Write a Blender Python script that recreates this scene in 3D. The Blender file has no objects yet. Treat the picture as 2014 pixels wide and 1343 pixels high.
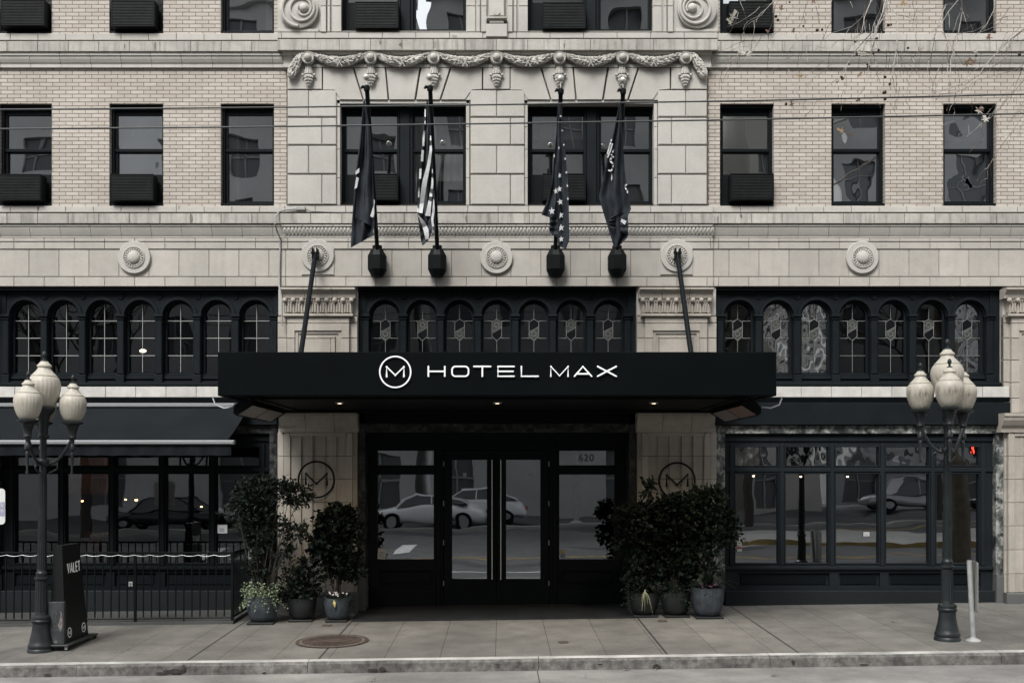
import bpy, math, random
from math import sin, cos, pi, radians, sqrt
from mathutils import Vector
random.seed(7)
scene = bpy.context.scene
# ---------------------------------------------------------------- camera, world, sun, exposure
D, S, VX, HY, EYE = 18.0, 113.0, 985.0, 925.0, 2.407
cam_d = bpy.data.cameras.new('camera'); cam = bpy.data.objects.new('camera', cam_d)
scene.collection.objects.link(cam); scene.camera = cam
cam.location = (0, -D, EYE); cam.rotation_euler = (radians(90), 0, 0)
cam_d.sensor_width = 36; cam_d.lens = 36 * D * S / 2014
cam_d.shift_x = (1007 - VX) / 2014; cam_d.shift_y = (HY - 671.5) / 2014
cam_d.clip_end = 2000
w = bpy.data.worlds.new("World"); scene.world = w; w.use_nodes = True
wn = w.node_tree.nodes; wl = w.node_tree.links
sky = wn.new('ShaderNodeTexSky'); sky.sky_type = 'NISHITA'; sky.sun_disc = False
sky.sun_elevation = radians(50); sky.sun_rotation = radians(205); sky.dust_density = 3
hs = wn.new('ShaderNodeHueSaturation'); hs.inputs['Saturation'].default_value = 0.12
wl.new(sky.outputs[0], hs.inputs['Color']); wl.new(hs.outputs[0], wn['Background'].inputs[0])
wn['Background'].inputs[1].default_value = 0.15
sd = bpy.data.lights.new('sun', 'SUN'); sd.energy = 2.0; sd.angle = radians(22); sd.color = (1, .975, .94)
sun = bpy.data.objects.new('sun', sd); scene.collection.objects.link(sun)
sdir = Vector((-.36 * cos(radians(50)), -.93 * cos(radians(50)), sin(radians(50))))
sun.rotation_euler = sdir.to_track_quat('Z', 'Y').to_euler(); sun.location = (0, -10, 30)
scene.view_settings.view_transform = 'Standard'; scene.view_settings.look = 'None'
scene.view_settings.exposure = 0.66; scene.view_settings.gamma = 1.0
scene.cycles.max_bounces = 8; scene.cycles.transparent_max_bounces = 10
scene.cycles.caustics_reflective = False; scene.cycles.caustics_refractive = False

# ---------------------------------------------------------------- helpers
def X(px, d=0.0): return (px - VX) / S * (D - d) / D
def Z(py, d=0.0): return EYE + (HY - py) / S * (D - d) / D
def P(px, py, d=0.0): return (X(px, d), -d, Z(py, d))
def gz(x, d): return .013 * max(-40, min(40, x)) - .02 * d

def mat(name, col, rough=.7, metal=0, spec=.5, noise=None, bump=None, island=0, streak=0, emit=None):
    m = bpy.data.materials.new(name); m.use_nodes = True
    nt = m.node_tree; b = nt.nodes['Principled BSDF']; L = nt.links.new
    b.inputs['Roughness'].default_value = rough; b.inputs['Metallic'].default_value = metal
    b.inputs['Specular IOR Level'].default_value = spec
    tc = nt.nodes.new('ShaderNodeTexCoord').outputs['Object']
    c = nt.nodes.new('ShaderNodeRGB'); c.outputs[0].default_value = (*col, 1); cur = c.outputs[0]
    def mul(cur, fac_socket, lo, hi):
        mr = nt.nodes.new('ShaderNodeMapRange'); L(fac_socket, mr.inputs[0])
        mr.inputs['To Min'].default_value = lo; mr.inputs['To Max'].default_value = hi
        vm = nt.nodes.new('ShaderNodeVectorMath'); vm.operation = 'SCALE'
        L(cur, vm.inputs[0]); L(mr.outputs[0], vm.inputs['Scale']); return vm.outputs[0]
    if island:
        g = nt.nodes.new('ShaderNodeNewGeometry'); cur = mul(cur, g.outputs['Random Per Island'], 1 - island, 1 + island)
    if noise:
        for sc, lo, hi in noise:
            n = nt.nodes.new('ShaderNodeTexNoise'); n.inputs['Scale'].default_value = sc; n.inputs['Detail'].default_value = 5
            L(tc, n.inputs['Vector'])
            mr0 = nt.nodes.new('ShaderNodeMapRange'); mr0.inputs[1].default_value = .3; mr0.inputs[2].default_value = .7
            L(n.outputs['Fac'], mr0.inputs[0]); cur = mul(cur, mr0.outputs[0], lo, hi)
    if streak:
        mp = nt.nodes.new('ShaderNodeMapping'); mp.inputs['Scale'].default_value = (9, 9, .7); L(tc, mp.inputs[0])
        n = nt.nodes.new('ShaderNodeTexNoise'); n.inputs['Scale'].default_value = 1.6; n.inputs['Detail'].default_value = 6
        L(mp.outputs[0], n.inputs['Vector'])
        mr0 = nt.nodes.new('ShaderNodeMapRange'); mr0.inputs[1].default_value = .5; mr0.inputs[2].default_value = .75
        L(n.outputs['Fac'], mr0.inputs[0]); cur = mul(cur, mr0.outputs[0], 1, 1 - streak)
    L(cur, b.inputs['Base Color'])
    if bump:
        sc, dist = bump
        n = nt.nodes.new('ShaderNodeTexNoise'); n.inputs['Scale'].default_value = sc; n.inputs['Detail'].default_value = 4; L(tc, n.inputs['Vector'])
        bp = nt.nodes.new('ShaderNodeBump'); bp.inputs['Distance'].default_value = dist; L(n.outputs['Fac'], bp.inputs['Height']); L(bp.outputs[0], b.inputs['Normal'])
    if emit:
        b.inputs['Emission Color'].default_value = (*emit[0], 1); b.inputs['Emission Strength'].default_value = emit[1]
    return m

def glass(name, refl, tint, wsc=1.5, wdist=.004, rough=.0, stretch=1.0):
    m = bpy.data.materials.new(name); m.use_nodes = True; nt = m.node_tree; L = nt.links.new
    nt.nodes.remove(nt.nodes['Principled BSDF']); out = nt.nodes['Material Output']
    tr = nt.nodes.new('ShaderNodeBsdfTransparent'); tr.inputs[0].default_value = (*tint, 1)
    gl = nt.nodes.new('ShaderNodeBsdfGlossy'); gl.inputs['Roughness'].default_value = rough; gl.inputs[0].default_value = (.93, .97, 1, 1)
    tc = nt.nodes.new('ShaderNodeTexCoord').outputs['Object']
    n = nt.nodes.new('ShaderNodeTexNoise'); n.inputs['Scale'].default_value = wsc; n.inputs['Detail'].default_value = 1.5
    mp = nt.nodes.new('ShaderNodeMapping'); mp.inputs['Scale'].default_value = (1, 1, stretch); L(tc, mp.inputs[0]); L(mp.outputs[0], n.inputs['Vector'])
    bp = nt.nodes.new('ShaderNodeBump'); bp.inputs['Distance'].default_value = wdist; L(n.outputs['Fac'], bp.inputs['Height']); L(bp.outputs[0], gl.inputs['Normal'])
    mx = nt.nodes.new('ShaderNodeMixShader'); mx.inputs[0].default_value = refl
    L(tr.outputs[0], mx.inputs[1]); L(gl.outputs[0], mx.inputs[2]); L(mx.outputs[0], out.inputs[0]); return m

def brick_mat(name):
    m = bpy.data.materials.new(name); m.use_nodes = True; nt = m.node_tree; b = nt.nodes['Principled BSDF']; L = nt.links.new
    tc = nt.nodes.new('ShaderNodeTexCoord').outputs['Object']
    sp = nt.nodes.new('ShaderNodeSeparateXYZ'); L(tc, sp.inputs[0])
    ad = nt.nodes.new('ShaderNodeMath'); ad.operation = 'ADD'; L(sp.outputs[0], ad.inputs[0]); L(sp.outputs[1], ad.inputs[1])
    cb = nt.nodes.new('ShaderNodeCombineXYZ'); L(ad.outputs[0], cb.inputs[0]); L(sp.outputs[2], cb.inputs[1])
    def br(c1, c2, mo, ms):
        t = nt.nodes.new('ShaderNodeTexBrick'); L(cb.outputs[0], t.inputs['Vector'])
        t.inputs['Scale'].default_value = 1; t.inputs['Brick Width'].default_value = .226; t.inputs['Row Height'].default_value = .0678
        t.inputs['Mortar Size'].default_value = ms; t.inputs['Mortar Smooth'].default_value = .1; t.inputs['Bias'].default_value = 0
        t.inputs['Color1'].default_value = c1; t.inputs['Color2'].default_value = c2; t.inputs['Mortar'].default_value = mo; return t
    t = br((.47, .432, .385, 1), (.395, .350, .302, 1), (.12, .10, .085, 1), .0050)
    n = nt.nodes.new('ShaderNodeTexNoise'); n.inputs['Scale'].default_value = .9; n.inputs['Detail'].default_value = 6; L(tc, n.inputs['Vector'])
    mr = nt.nodes.new('ShaderNodeMapRange'); mr.inputs[1].default_value = .3; mr.inputs[2].default_value = .7; mr.inputs[3].default_value = .9; mr.inputs[4].default_value = 1.1; L(n.outputs['Fac'], mr.inputs[0])
    vm = nt.nodes.new('ShaderNodeVectorMath'); vm.operation = 'SCALE'; L(t.outputs['Color'], vm.inputs[0]); L(mr.outputs[0], vm.inputs['Scale'])
    n2 = nt.nodes.new('ShaderNodeTexNoise'); n2.inputs['Scale'].default_value = 60; L(tc, n2.inputs['Vector'])
    mr2 = nt.nodes.new('ShaderNodeMapRange'); mr2.inputs[1].default_value = .3; mr2.inputs[2].default_value = .7; mr2.inputs[3].default_value = .93; mr2.inputs[4].default_value = 1.07; L(n2.outputs['Fac'], mr2.inputs[0])
    vm2 = nt.nodes.new('ShaderNodeVectorMath'); vm2.operation = 'SCALE'; L(vm.outputs[0], vm2.inputs[0]); L(mr2.outputs[0], vm2.inputs['Scale'])
    L(vm2.outputs[0], b.inputs['Base Color']); b.inputs['Roughness'].default_value = .8
    t2 = br((1, 1, 1, 1), (.8, .8, .8, 1), (0, 0, 0, 1), .007)
    bp = nt.nodes.new('ShaderNodeBump'); bp.inputs['Distance'].default_value = .006; L(t2.outputs['Color'], bp.inputs['Height']); L(bp.outputs[0], b.inputs['Normal'])
    return m

def marble_mat(name, k=1.0):
    m = bpy.data.materials.new(name); m.use_nodes = True; nt = m.node_tree; b = nt.nodes['Principled BSDF']; L = nt.links.new
    tc = nt.nodes.new('ShaderNodeTexCoord').outputs['Object']
    n = nt.nodes.new('ShaderNodeTexNoise'); n.inputs['Scale'].default_value = 5; n.inputs['Detail'].default_value = 8; L(tc, n.inputs['Vector'])
    mx = nt.nodes.new('ShaderNodeVectorMath'); mx.operation = 'MULTIPLY_ADD'; L(n.outputs['Color'], mx.inputs[0]); mx.inputs[1].default_value = (.8, .8, .8); L(tc, mx.inputs[2])
    def ridge(sc, wd):
        q = nt.nodes.new('ShaderNodeTexNoise'); q.inputs['Scale'].default_value = sc; q.inputs['Detail'].default_value = 3; L(mx.outputs[0], q.inputs['Vector'])
        a = nt.nodes.new('ShaderNodeMath'); a.operation = 'SUBTRACT'; L(q.outputs['Fac'], a.inputs[0]); a.inputs[1].default_value = .5
        c = nt.nodes.new('ShaderNodeMath'); c.operation = 'ABSOLUTE'; L(a.outputs[0], c.inputs[0])
        r = nt.nodes.new('ShaderNodeMapRange'); r.inputs[1].default_value = 0; r.inputs[2].default_value = wd; r.inputs[3].default_value = 1; r.inputs[4].default_value = 0; L(c.outputs[0], r.inputs[0]); return r.outputs[0]
    mxx = nt.nodes.new('ShaderNodeMath'); mxx.operation = 'MAXIMUM'; L(ridge(2.2, .045), mxx.inputs[0]); L(ridge(5.5, .035), mxx.inputs[1])
    cl = nt.nodes.new('ShaderNodeTexNoise'); cl.inputs['Scale'].default_value = 6; L(tc, cl.inputs['Vector'])
    r = nt.nodes.new('ShaderNodeMapRange'); r.inputs[1].default_value = .36; r.inputs[2].default_value = .6; L(cl.outputs['Fac'], r.inputs[0])
    mu = nt.nodes.new('ShaderNodeMath'); mu.operation = 'MULTIPLY'; L(mxx.outputs[0], mu.inputs[0]); L(r.outputs[0], mu.inputs[1])
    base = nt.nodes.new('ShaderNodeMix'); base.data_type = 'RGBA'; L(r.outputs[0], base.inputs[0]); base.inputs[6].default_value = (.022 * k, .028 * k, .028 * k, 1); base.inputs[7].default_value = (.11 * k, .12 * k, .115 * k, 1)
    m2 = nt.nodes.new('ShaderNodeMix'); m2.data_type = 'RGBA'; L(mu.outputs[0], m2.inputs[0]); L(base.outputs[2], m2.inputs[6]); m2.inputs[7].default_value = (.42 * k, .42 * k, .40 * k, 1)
    L(m2.outputs[2], b.inputs['Base Color']); b.inputs['Roughness'].default_value = .4; b.inputs['Specular IOR Level'].default_value = .25; return m

M = dict(
    stone=mat('stone', (.435, .418, .383), .75, noise=[(.8, .88, 1.06), (5, .95, 1.04), (70, .93, 1.06)], bump=(90, .0015), island=.05, streak=.05),
    ledge=mat('weathered_stone', (.42, .400, .362), .8, noise=[(1.3, .78, 1.08), (9, .88, 1.06), (50, .92, 1.06)], bump=(60, .002), island=.09, streak=.5),
    stonew=mat('warm_stone', (.40, .368, .322), .78, noise=[(.9, .84, 1.08), (4, .9, 1.06), (70, .9, 1.08)], bump=(80, .002), island=.08, streak=.14),
    frieze=mat('frieze_stone', (.408, .385, .347), .78, noise=[(.7, .9, 1.07), (5, .93, 1.05), (70, .92, 1.07)], bump=(80, .0015), island=.07, streak=.07),
    sillstone=mat('pale_stone', (.53, .52, .49), .75, noise=[(6, .86, 1.05)], bump=(60, .002), island=.05, streak=.12),
    mortar=mat('mortar', (.10, .085, .07), .9),
    brick=brick_mat('tan_brick'), marble=marble_mat('green_marble'), marble_shaded=marble_mat('shaded_green_marble', .22),  # second marble is the same stone darkened, shade put into its colour
    slate=mat('slate_paint', (.0085, .0115, .0135), .55, spec=.10, noise=[(3, .85, 1.15)], bump=(40, .0008)),
    slate2=mat('sash_and_shaded_paint', (.005, .0072, .0085), .55, spec=.10),  # sash colour; also the shade-darkened paint of the left storefront
    black=mat('black_metal', (.0035, .0050, .0055), .5, spec=.14, noise=[(5, .8, 1.2)]),
    fascia=mat('canopy_paint', (.0022, .0036, .0040), .6, noise=[(2, .85, 1.15)], spec=.05),
    soffit=mat('soffit_paint', (.004, .005, .0055), .6, spec=.08),
    granite=mat('granite', (.10, .104, .103), .6, noise=[(120, .7, 1.3), (3, .85, 1.1)]),
    plinth=mat('dark_granite', (.014, .017, .019), .6, spec=.15, noise=[(100, .7, 1.3)]),
    white=mat('sign_white', (.86, .87, .88), .5, emit=((.9, .93, 1), .03)),
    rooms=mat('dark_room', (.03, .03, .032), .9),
    curtain=mat('curtain', (.30, .29, .28), .9, noise=[(8, .8, 1.1)]),
    lead=mat('lead_bar', (.20, .21, .205), .5), slater=mat('storefront_paint', (.0125, .0165, .0195), .5, spec=.15, noise=[(3, .85, 1.15)]), muntin=mat('pale_muntin', (.36, .365, .36), .6),
    canvas=mat('awning_canvas', (.0115, .0138, .0160), .85, spec=.06, noise=[(1.5, .85, 1.15), (60, .9, 1.1)], bump=(25, .002)),
    alu=mat('aluminium', (.35, .36, .37), .4, metal=.6),
    chrome=mat('brushed_steel', (.6, .6, .58), .25, metal=1),
    g_up=glass('window_glass_upper', .47, (.6, .6, .6), .7, .009),
    g_up2=glass('window_glass_bright', .72, (.5, .5, .5), 1.1, .011),
    g_arc=glass('arcade_glass', .10, (.5, .55, .58), 1.2, .005),
    g_arc2=glass('arcade_glass_bright', .62, (.5, .5, .5), 2.0, .022),
    g_shop=glass('shop_glass', .32, (.75, .78, .8), .8, .0022, stretch=2.4),
    g_tran=glass('transom_glass', .42, (.6, .6, .6), 1.8, .02),
    g_rest=glass('restaurant_glass', .20, (.8, .8, .8), .8, .0025, stretch=2),
    g_door=glass('door_glass', .36, (.5, .55, .56), .8, .0022, stretch=2.2),
)

class MB:
    def __init__(s): s.v = []; s.f = []; s.m = []; s.mats = []
    def mi(s, m):
        if m not in s.mats: s.mats.append(m)
        return s.mats.index(m)
    def add(s, vs, fs, m):
        k = len(s.v); s.v += [tuple(v) for v in vs]; i = s.mi(m)
        for f in fs: s.f.append([k + j for j in f]); s.m.append(i)
    def box(s, x0, x1, y0, y1, z0, z1, m, ch=0.0):
        # y0 = front (towards street, smaller y). ch chamfers the front edges
        if x1 < x0: x0, x1 = x1, x0
        if y1 < y0: y0, y1 = y1, y0
        if z1 < z0: z0, z1 = z1, z0
        if ch <= 0:
            v = [(x0, y0, z0), (x1, y0, z0), (x1, y0, z1), (x0, y0, z1), (x0, y1, z0), (x1, y1, z0), (x1, y1, z1), (x0, y1, z1)]
            s.add(v, [(0, 1, 2, 3), (5, 4, 7, 6), (4, 0, 3, 7), (1, 5, 6, 2), (3, 2, 6, 7), (4, 5, 1, 0)], m)
        else:
            c = ch
            v = [(x0 + c, y0, z0 + c), (x1 - c, y0, z0 + c), (x1 - c, y0, z1 - c), (x0 + c, y0, z1 - c),
                 (x0, y0 + c, z0), (x1, y0 + c, z0), (x1, y0 + c, z1), (x0, y0 + c, z1),
                 (x0, y1, z0), (x1, y1, z0), (x1, y1, z1), (x0, y1, z1)]
            f = [(0, 1, 2, 3), (4, 5, 1, 0), (5, 6, 2, 1), (6, 7, 3, 2), (7, 4, 0, 3),
                 (8, 9, 5, 4), (9, 10, 6, 5), (10, 11, 7, 6), (11, 8, 4, 7), (9, 8, 11, 10)]
            s.add(v, f, m)
    def poly(s, pts, y0, y1, m, ch=0.0):
        # polygon in (x,z) extruded front y0 to back y1 (ccw seen from the street)
        n = len(pts); v = [(x, y0, z) for x, z in pts] + [(x, y1, z) for x, z in pts]
        fs = [tuple(range(n)), tuple(range(2 * n - 1, n - 1, -1))]
        for i in range(n): j = (i + 1) % n; fs.append((i, n + i, n + j, j))
        s.add(v, fs, m)
    def tube(s, pts, r, m, seg=8, cap=True, squash=1.0, up=None):
        pts = [Vector(p) for p in pts]; n = len(pts)
        rs = r if isinstance(r, (list, tuple)) else [r] * n
        vs = []; prev = None
        for i, p in enumerate(pts):
            t = (pts[min(i + 1, n - 1)] - pts[max(i - 1, 0)])
            if t.length < 1e-9: t = Vector((0, 0, 1))
            t.normalize()
            if prev is None:
                a = Vector(up) if up else (Vector((0, 1, 0)) if abs(t.y) < .9 else Vector((1, 0, 0)))
            else: a = prev
            a = a - t * a.dot(t)
            if a.length < 1e-6: a = Vector((1, 0, 0)) - t * t.x
            a.normalize(); prev = a; b = t.cross(a)
            for k in range(seg):
                an = 2 * pi * k / seg; q = p + a * (cos(an) * rs[i] * squash) + b * (sin(an) * rs[i]); vs.append(q)
        fs = []
        for i in range(n - 1):
            for k in range(seg):
                k2 = (k + 1) % seg; fs.append((i * seg + k, i * seg + k2, (i + 1) * seg + k2, (i + 1) * seg + k))
        if cap: fs.append(tuple(range(seg - 1, -1, -1))); fs.append(tuple((n - 1) * seg + k for k in range(seg)))
        s.add(vs, fs, m)
    def lathe(s, prof, o, m, seg=24, axis='z', sx=1, sy=1, rot=0):
        # prof (r, h); axis z: h upwards; axis y: h towards the street
        vs = []
        for r, h in prof:
            for k in range(seg):
                a = 2 * pi * (k + rot) / seg
                if axis == 'z': vs.append((o[0] + r * cos(a) * sx, o[1] + r * sin(a) * sy, o[2] + h))
                else: vs.append((o[0] + r * cos(a), o[1] - h, o[2] + r * sin(a)))
        fs = []
        for i in range(len(prof) - 1):
            for k in range(seg):
                k2 = (k + 1) % seg; fs.append((i * seg + k, i * seg + k2, (i + 1) * seg + k2, (i + 1) * seg + k))
        if prof[0][0] > 1e-4: fs.append(tuple(range(seg - 1, -1, -1)))
        if prof[-1][0] > 1e-4: fs.append(tuple((len(prof) - 1) * seg + k for k in range(seg)))
        s.add(vs, fs, m)
    def ball(s, c, r, m, seg=12, rings=8, sx=1, sy=1, sz=1):
        vs = []; fs = []
        for i in range(rings + 1):
            t = pi * i / rings
            for k in range(seg):
                a = 2 * pi * k / seg; vs.append((c[0] + r * sx * sin(t) * cos(a), c[1] + r * sy * sin(t) * sin(a), c[2] - r * sz * cos(t)))
        for i in range(rings):
            for k in range(seg):
                k2 = (k + 1) % seg; fs.append((i * seg + k, i * seg + k2, (i + 1) * seg + k2, (i + 1) * seg + k))
        s.add(vs, fs, m)
    def build(s, name, parent=None, smooth=False, loc=None):
        me = bpy.data.meshes.new(name)
        me.from_pydata(s.v, [], s.f); me.update()
        for m in s.mats: me.materials.append(m)
        me.polygons.foreach_set('material_index', s.m)
        if smooth:
            me.polygons.foreach_set('use_smooth', [True] * len(s.f)); me.set_sharp_from_angle(angle=radians(38))
        o = bpy.data.objects.new(name, me); scene.collection.objects.link(o)
        if parent:
            o.parent = parent
        if loc: o.location = loc
        return o

def empty(name, loc, label, cat, group=None, rz=0):
    o = bpy.data.objects.new(name, None); scene.collection.objects.link(o); o.location = loc; o.rotation_euler = (0, 0, rz)
    o['label'] = label; o['category'] = cat
    if group: o['group'] = group
    o.empty_display_size = .1
    return o
def tag(o, label, cat, group=None, kind=None):
    if kind: o['kind'] = kind
    else: o['label'] = label; o['category'] = cat
    if kind and label: o['label'] = label
    if group: o['group'] = group
    return o
def world_child(mb, name, root, smooth=False):
    """mesh built in world coordinates, parented to an Empty standing elsewhere"""
    l = root.location
    mb.v = [(a - l.x, b - l.y, c - l.z) for a, b, c in mb.v]
    return mb.build(name, root, smooth)

def joints(x0, x1, step, off):
    r = [x0]; k = math.ceil((x0 - off) / step); x = off + k * step
    while x < x1 - 4:
        if x > x0 + 4: r.append(x)
        x += step
    return r + [x1]
G = .007
def blocks(mb, xs, py0, py1, d, m=None, back=0.0, g=G, ch=.006):
    m = m or M['stone']
    z1, z0 = Z(py0, d), Z(py1, d)
    for a, b in zip(xs[:-1], xs[1:]): mb.box(X(a, d) + g / 2, X(b, d) - g / 2, -d, -d + .05, z0 + g / 2, z1 - g / 2, m, ch)
    mb.box(X(xs[0], d) + g, X(xs[-1], d) - g, -d + .012, -back + .02, z0 + g, z1 - g, M['mortar'])
def cornice(mb, xs, prof, dref, m=None, g=G, back=-.03):
    # prof: (d, py) from top to bottom, swept along x between joints
    m = m or M['stone']
    for a, b in zip(xs[:-1], xs[1:]):
        xa, xb = X(a, dref) + g / 2, X(b, dref) - g / 2
        pr = [(-back * 1.0, Z(prof[0][1], prof[0][0]))] + [(-d, Z(py, d)) for d, py in prof] + [(-back, Z(prof[-1][1], prof[-1][0]))]
        n = len(pr); vs = [(xa, y, z) for y, z in pr] + [(xb, y, z) for y, z in pr]
        fs = [(i, i + 1, n + i + 1, n + i) for i in range(n - 1)] + [tuple(range(n - 1, -1, -1)), tuple(range(n, 2 * n))]
        mb.add(vs, fs, m)
    dm = min(d for d, _ in prof)
    mb.box(X(xs[0], dref) + g, X(xs[-1], dref) - g, -dm + .012, -back, Z(prof[-1][1], dm) + .004, Z(prof[0][1], dm) - .004, M['mortar'])
def plate(mb, x0, x1, z0, z1, holes, y0, y1, m, m2=None, edge=True):
    """rectangular plate facing the street with rectangular holes and their reveals"""
    xs = sorted({x0, x1} | {h[0] for h in holes} | {h[1] for h in holes}); zs = sorted({z0, z1} | {h[2] for h in holes} | {h[3] for h in holes})
    xs = [x for x in xs if x0 <= x <= x1]; zs = [z for z in zs if z0 <= z <= z1]
    for i in range(len(xs) - 1):
        run = None
        for j in range(len(zs) - 1):
            cx, cz = (xs[i] + xs[i + 1]) / 2, (zs[j] + zs[j + 1]) / 2
            if any(h[0] < cx < h[1] and h[2] < cz < h[3] for h in holes): continue
            mb.add([(xs[i], y0, zs[j]), (xs[i + 1], y0, zs[j]), (xs[i + 1], y0, zs[j + 1]), (xs[i], y0, zs[j + 1])], [(0, 1, 2, 3)], m)
            mb.add([(xs[i], y1, zs[j]), (xs[i + 1], y1, zs[j]), (xs[i + 1], y1, zs[j + 1]), (xs[i], y1, zs[j + 1])], [(3, 2, 1, 0)], m)
    for a, b, c, e in holes:
        v = [(a, y0, c), (b, y0, c), (b, y0, e), (a, y0, e), (a, y1, c), (b, y1, c), (b, y1, e), (a, y1, e)]
        mb.add(v, [(0, 4, 5, 1), (1, 5, 6, 2), (2, 6, 7, 3), (3, 7, 4, 0)], m2 or m)
    if edge:
        v = [(x0, y0, z0), (x1, y0, z0), (x1, y0, z1), (x0, y0, z1), (x0, y1, z0), (x1, y1, z0), (x1, y1, z1), (x0, y1, z1)]
        mb.add(v, [(1, 5, 4, 0), (2, 6, 5, 1), (3, 7, 6, 2), (0, 4, 7, 3)], m)
def pane(mb, x0, x1, z0, z1, y, m): mb.add([(x0, y, z0), (x1, y, z0), (x1, y, z1), (x0, y, z1)], [(0, 1, 2, 3)], m)
# ================================================================ GROUND
def strip(name, d0, d1, zf, m, label, xs=None, dz=0.0):
    mb = MB(); xs = xs or [-250, -40, -20, -10, 0, 10, 20, 40, 250]
    ds = d0 if isinstance(d0, list) else [d0, d1]
    vs = [(x, -d, zf(x, d) + dz) for x in xs for d in ds]; n = len(ds); fs = []
    for i in range(len(xs) - 1):
        for j in range(n - 1): fs.append((i * n + j, i * n + j + 1, (i + 1) * n + j + 1, (i + 1) * n + j))
    mb.add(vs, fs, m); o = mb.build(name); o['kind'] = 'structure'; o['label'] = label; return o
def concrete(name, col, jx=None, groove=0, exp=(), lay=()):
    m = mat(name, col, .85, noise=[(.45, .68, 1.2), (2.5, .78, 1.16), (14, .92, 1.06), (60, .88, 1.10)], bump=(70, .002)); nt = m.node_tree; L = nt.links.new
    b = nt.nodes['Principled BSDF']; src = b.inputs['Base Color'].links[0].from_socket
    tc = nt.nodes.new('ShaderNodeTexCoord').outputs['Object']; sp = nt.nodes.new('ShaderNodeSeparateXYZ'); L(tc, sp.inputs[0])
    def M_(op, a, b_=None):
        n = nt.nodes.new('ShaderNodeMath'); n.operation = op
        for i, q in enumerate((a, b_)):
            if q is None: continue
            if isinstance(q, (int, float)): n.inputs[i].default_value = q
            else: L(q, n.inputs[i])
        return n.outputs[0]
    keep = None
    def line(coord, at, half):
        return M_('GREATER_THAN', M_('ABSOLUTE', M_('SUBTRACT', coord, at)), half)
    if jx:
        step, off, half = jx
        k = M_('ABSOLUTE', M_('SUBTRACT', M_('FRACT', M_('DIVIDE', M_('SUBTRACT', sp.outputs[0], off - step / 2), step)), .5))
        keep = M_('GREATER_THAN', k, half / step)
    for at, half in exp:
        l = line(sp.outputs[0], at, half); keep = l if keep is None else M_('MULTIPLY', keep, l)
    for at, half in lay:
        l = line(sp.outputs[1], at, half); keep = l if keep is None else M_('MULTIPLY', keep, l)
    if keep is not None:
        mr = nt.nodes.new('ShaderNodeMapRange'); mr.inputs[3].default_value = .22; L(keep, mr.inputs[0])
        vm = nt.nodes.new('ShaderNodeVectorMath'); vm.operation = 'SCALE'; L(src, vm.inputs[0]); L(mr.outputs[0], vm.inputs['Scale']); L(vm.outputs[0], b.inputs['Base Color'])
    # chewing-gum spots and hairline cracks
    v = nt.nodes.new('ShaderNodeTexVoronoi'); v.inputs['Scale'].default_value = 3.2; L(tc, v.inputs['Vector'])
    sc_ = nt.nodes.new('ShaderNodeSeparateColor'); L(v.outputs['Color'], sc_.inputs[0])
    th = M_('MULTIPLY', M_('GREATER_THAN', sc_.outputs[0], .55), M_('MULTIPLY', sc_.outputs[1], .075)); spot = M_('GREATER_THAN', v.outputs['Distance'], th)
    q = nt.nodes.new('ShaderNodeTexNoise'); q.inputs['Scale'].default_value = .7; q.inputs['Detail'].default_value = 7; L(tc, q.inputs['Vector'])
    cr = M_('GREATER_THAN', M_('ABSOLUTE', M_('SUBTRACT', q.outputs['Fac'], .62)), .0016)
    both = M_('MULTIPLY', spot, cr); mr = nt.nodes.new('ShaderNodeMapRange'); mr.inputs[3].default_value = .62; L(both, mr.inputs[0])
    s0 = b.inputs['Base Color'].links[0].from_socket; vm = nt.nodes.new('ShaderNodeVectorMath'); vm.operation = 'SCALE'; L(s0, vm.inputs[0]); L(mr.outputs[0], vm.inputs['Scale']); L(vm.outputs[0], b.inputs['Base Color'])
    # island tone per slab
    if jx:
        fl = M_('FLOOR', M_('DIVIDE', M_('SUBTRACT', sp.outputs[0], off), step * 2)); wn_ = nt.nodes.new('ShaderNodeTexWhiteNoise'); wn_.noise_dimensions = '1D'; L(fl, wn_.inputs['W'])
        mr = nt.nodes.new('ShaderNodeMapRange'); mr.inputs[3].default_value = .90; mr.inputs[4].default_value = 1.08; L(wn_.outputs['Value'], mr.inputs[0])
        s2 = b.inputs['Base Color'].links[0].from_socket
        vm = nt.nodes.new('ShaderNodeVectorMath'); vm.operation = 'SCALE'; L(s2, vm.inputs[0]); L(mr.outputs[0], vm.inputs['Scale']); L(vm.outputs[0], b.inputs['Base Color'])
    return m
M['walk'] = concrete('sidewalk_concrete', (.143, .137, .124), jx=(.747, -.07, .0045), exp=((-4.2, .016), (-2.44, .016), (2.23, .016), (3.99, .016)), lay=())
M['road'] = concrete('road_concrete', (.205, .20, .192), exp=((.48, .008), (9, .008), (-8, .008)))
def gr(x, d):  # road height
    return .013 * max(-40, min(40, x)) - .235 + (.02 * min(max(d - 4.36, 0), 17))
WD = 4.16
strip('sidewalk', -30, WD, gz, M['walk'], 'grey concrete sidewalk with scored joints in front of the hotel')
strip('road', [4.30, 6.2], None, gr, M['road'], 'pale concrete road lane along the kerb')
M['tarmac'] = mat('street_asphalt', (.085, .087, .088), .9, noise=[(.3, .7, 1.25), (2, .85, 1.15), (50, .8, 1.2)])
strip('street', [6.2, 10, 21.4, 40, 250], None, gr, M['tarmac'], 'dark asphalt street beyond the concrete lane')
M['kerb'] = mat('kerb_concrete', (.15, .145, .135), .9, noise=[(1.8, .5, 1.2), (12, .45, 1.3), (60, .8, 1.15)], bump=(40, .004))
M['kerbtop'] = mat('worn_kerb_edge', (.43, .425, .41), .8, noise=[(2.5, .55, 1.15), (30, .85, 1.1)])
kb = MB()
xx = -30.0
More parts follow.
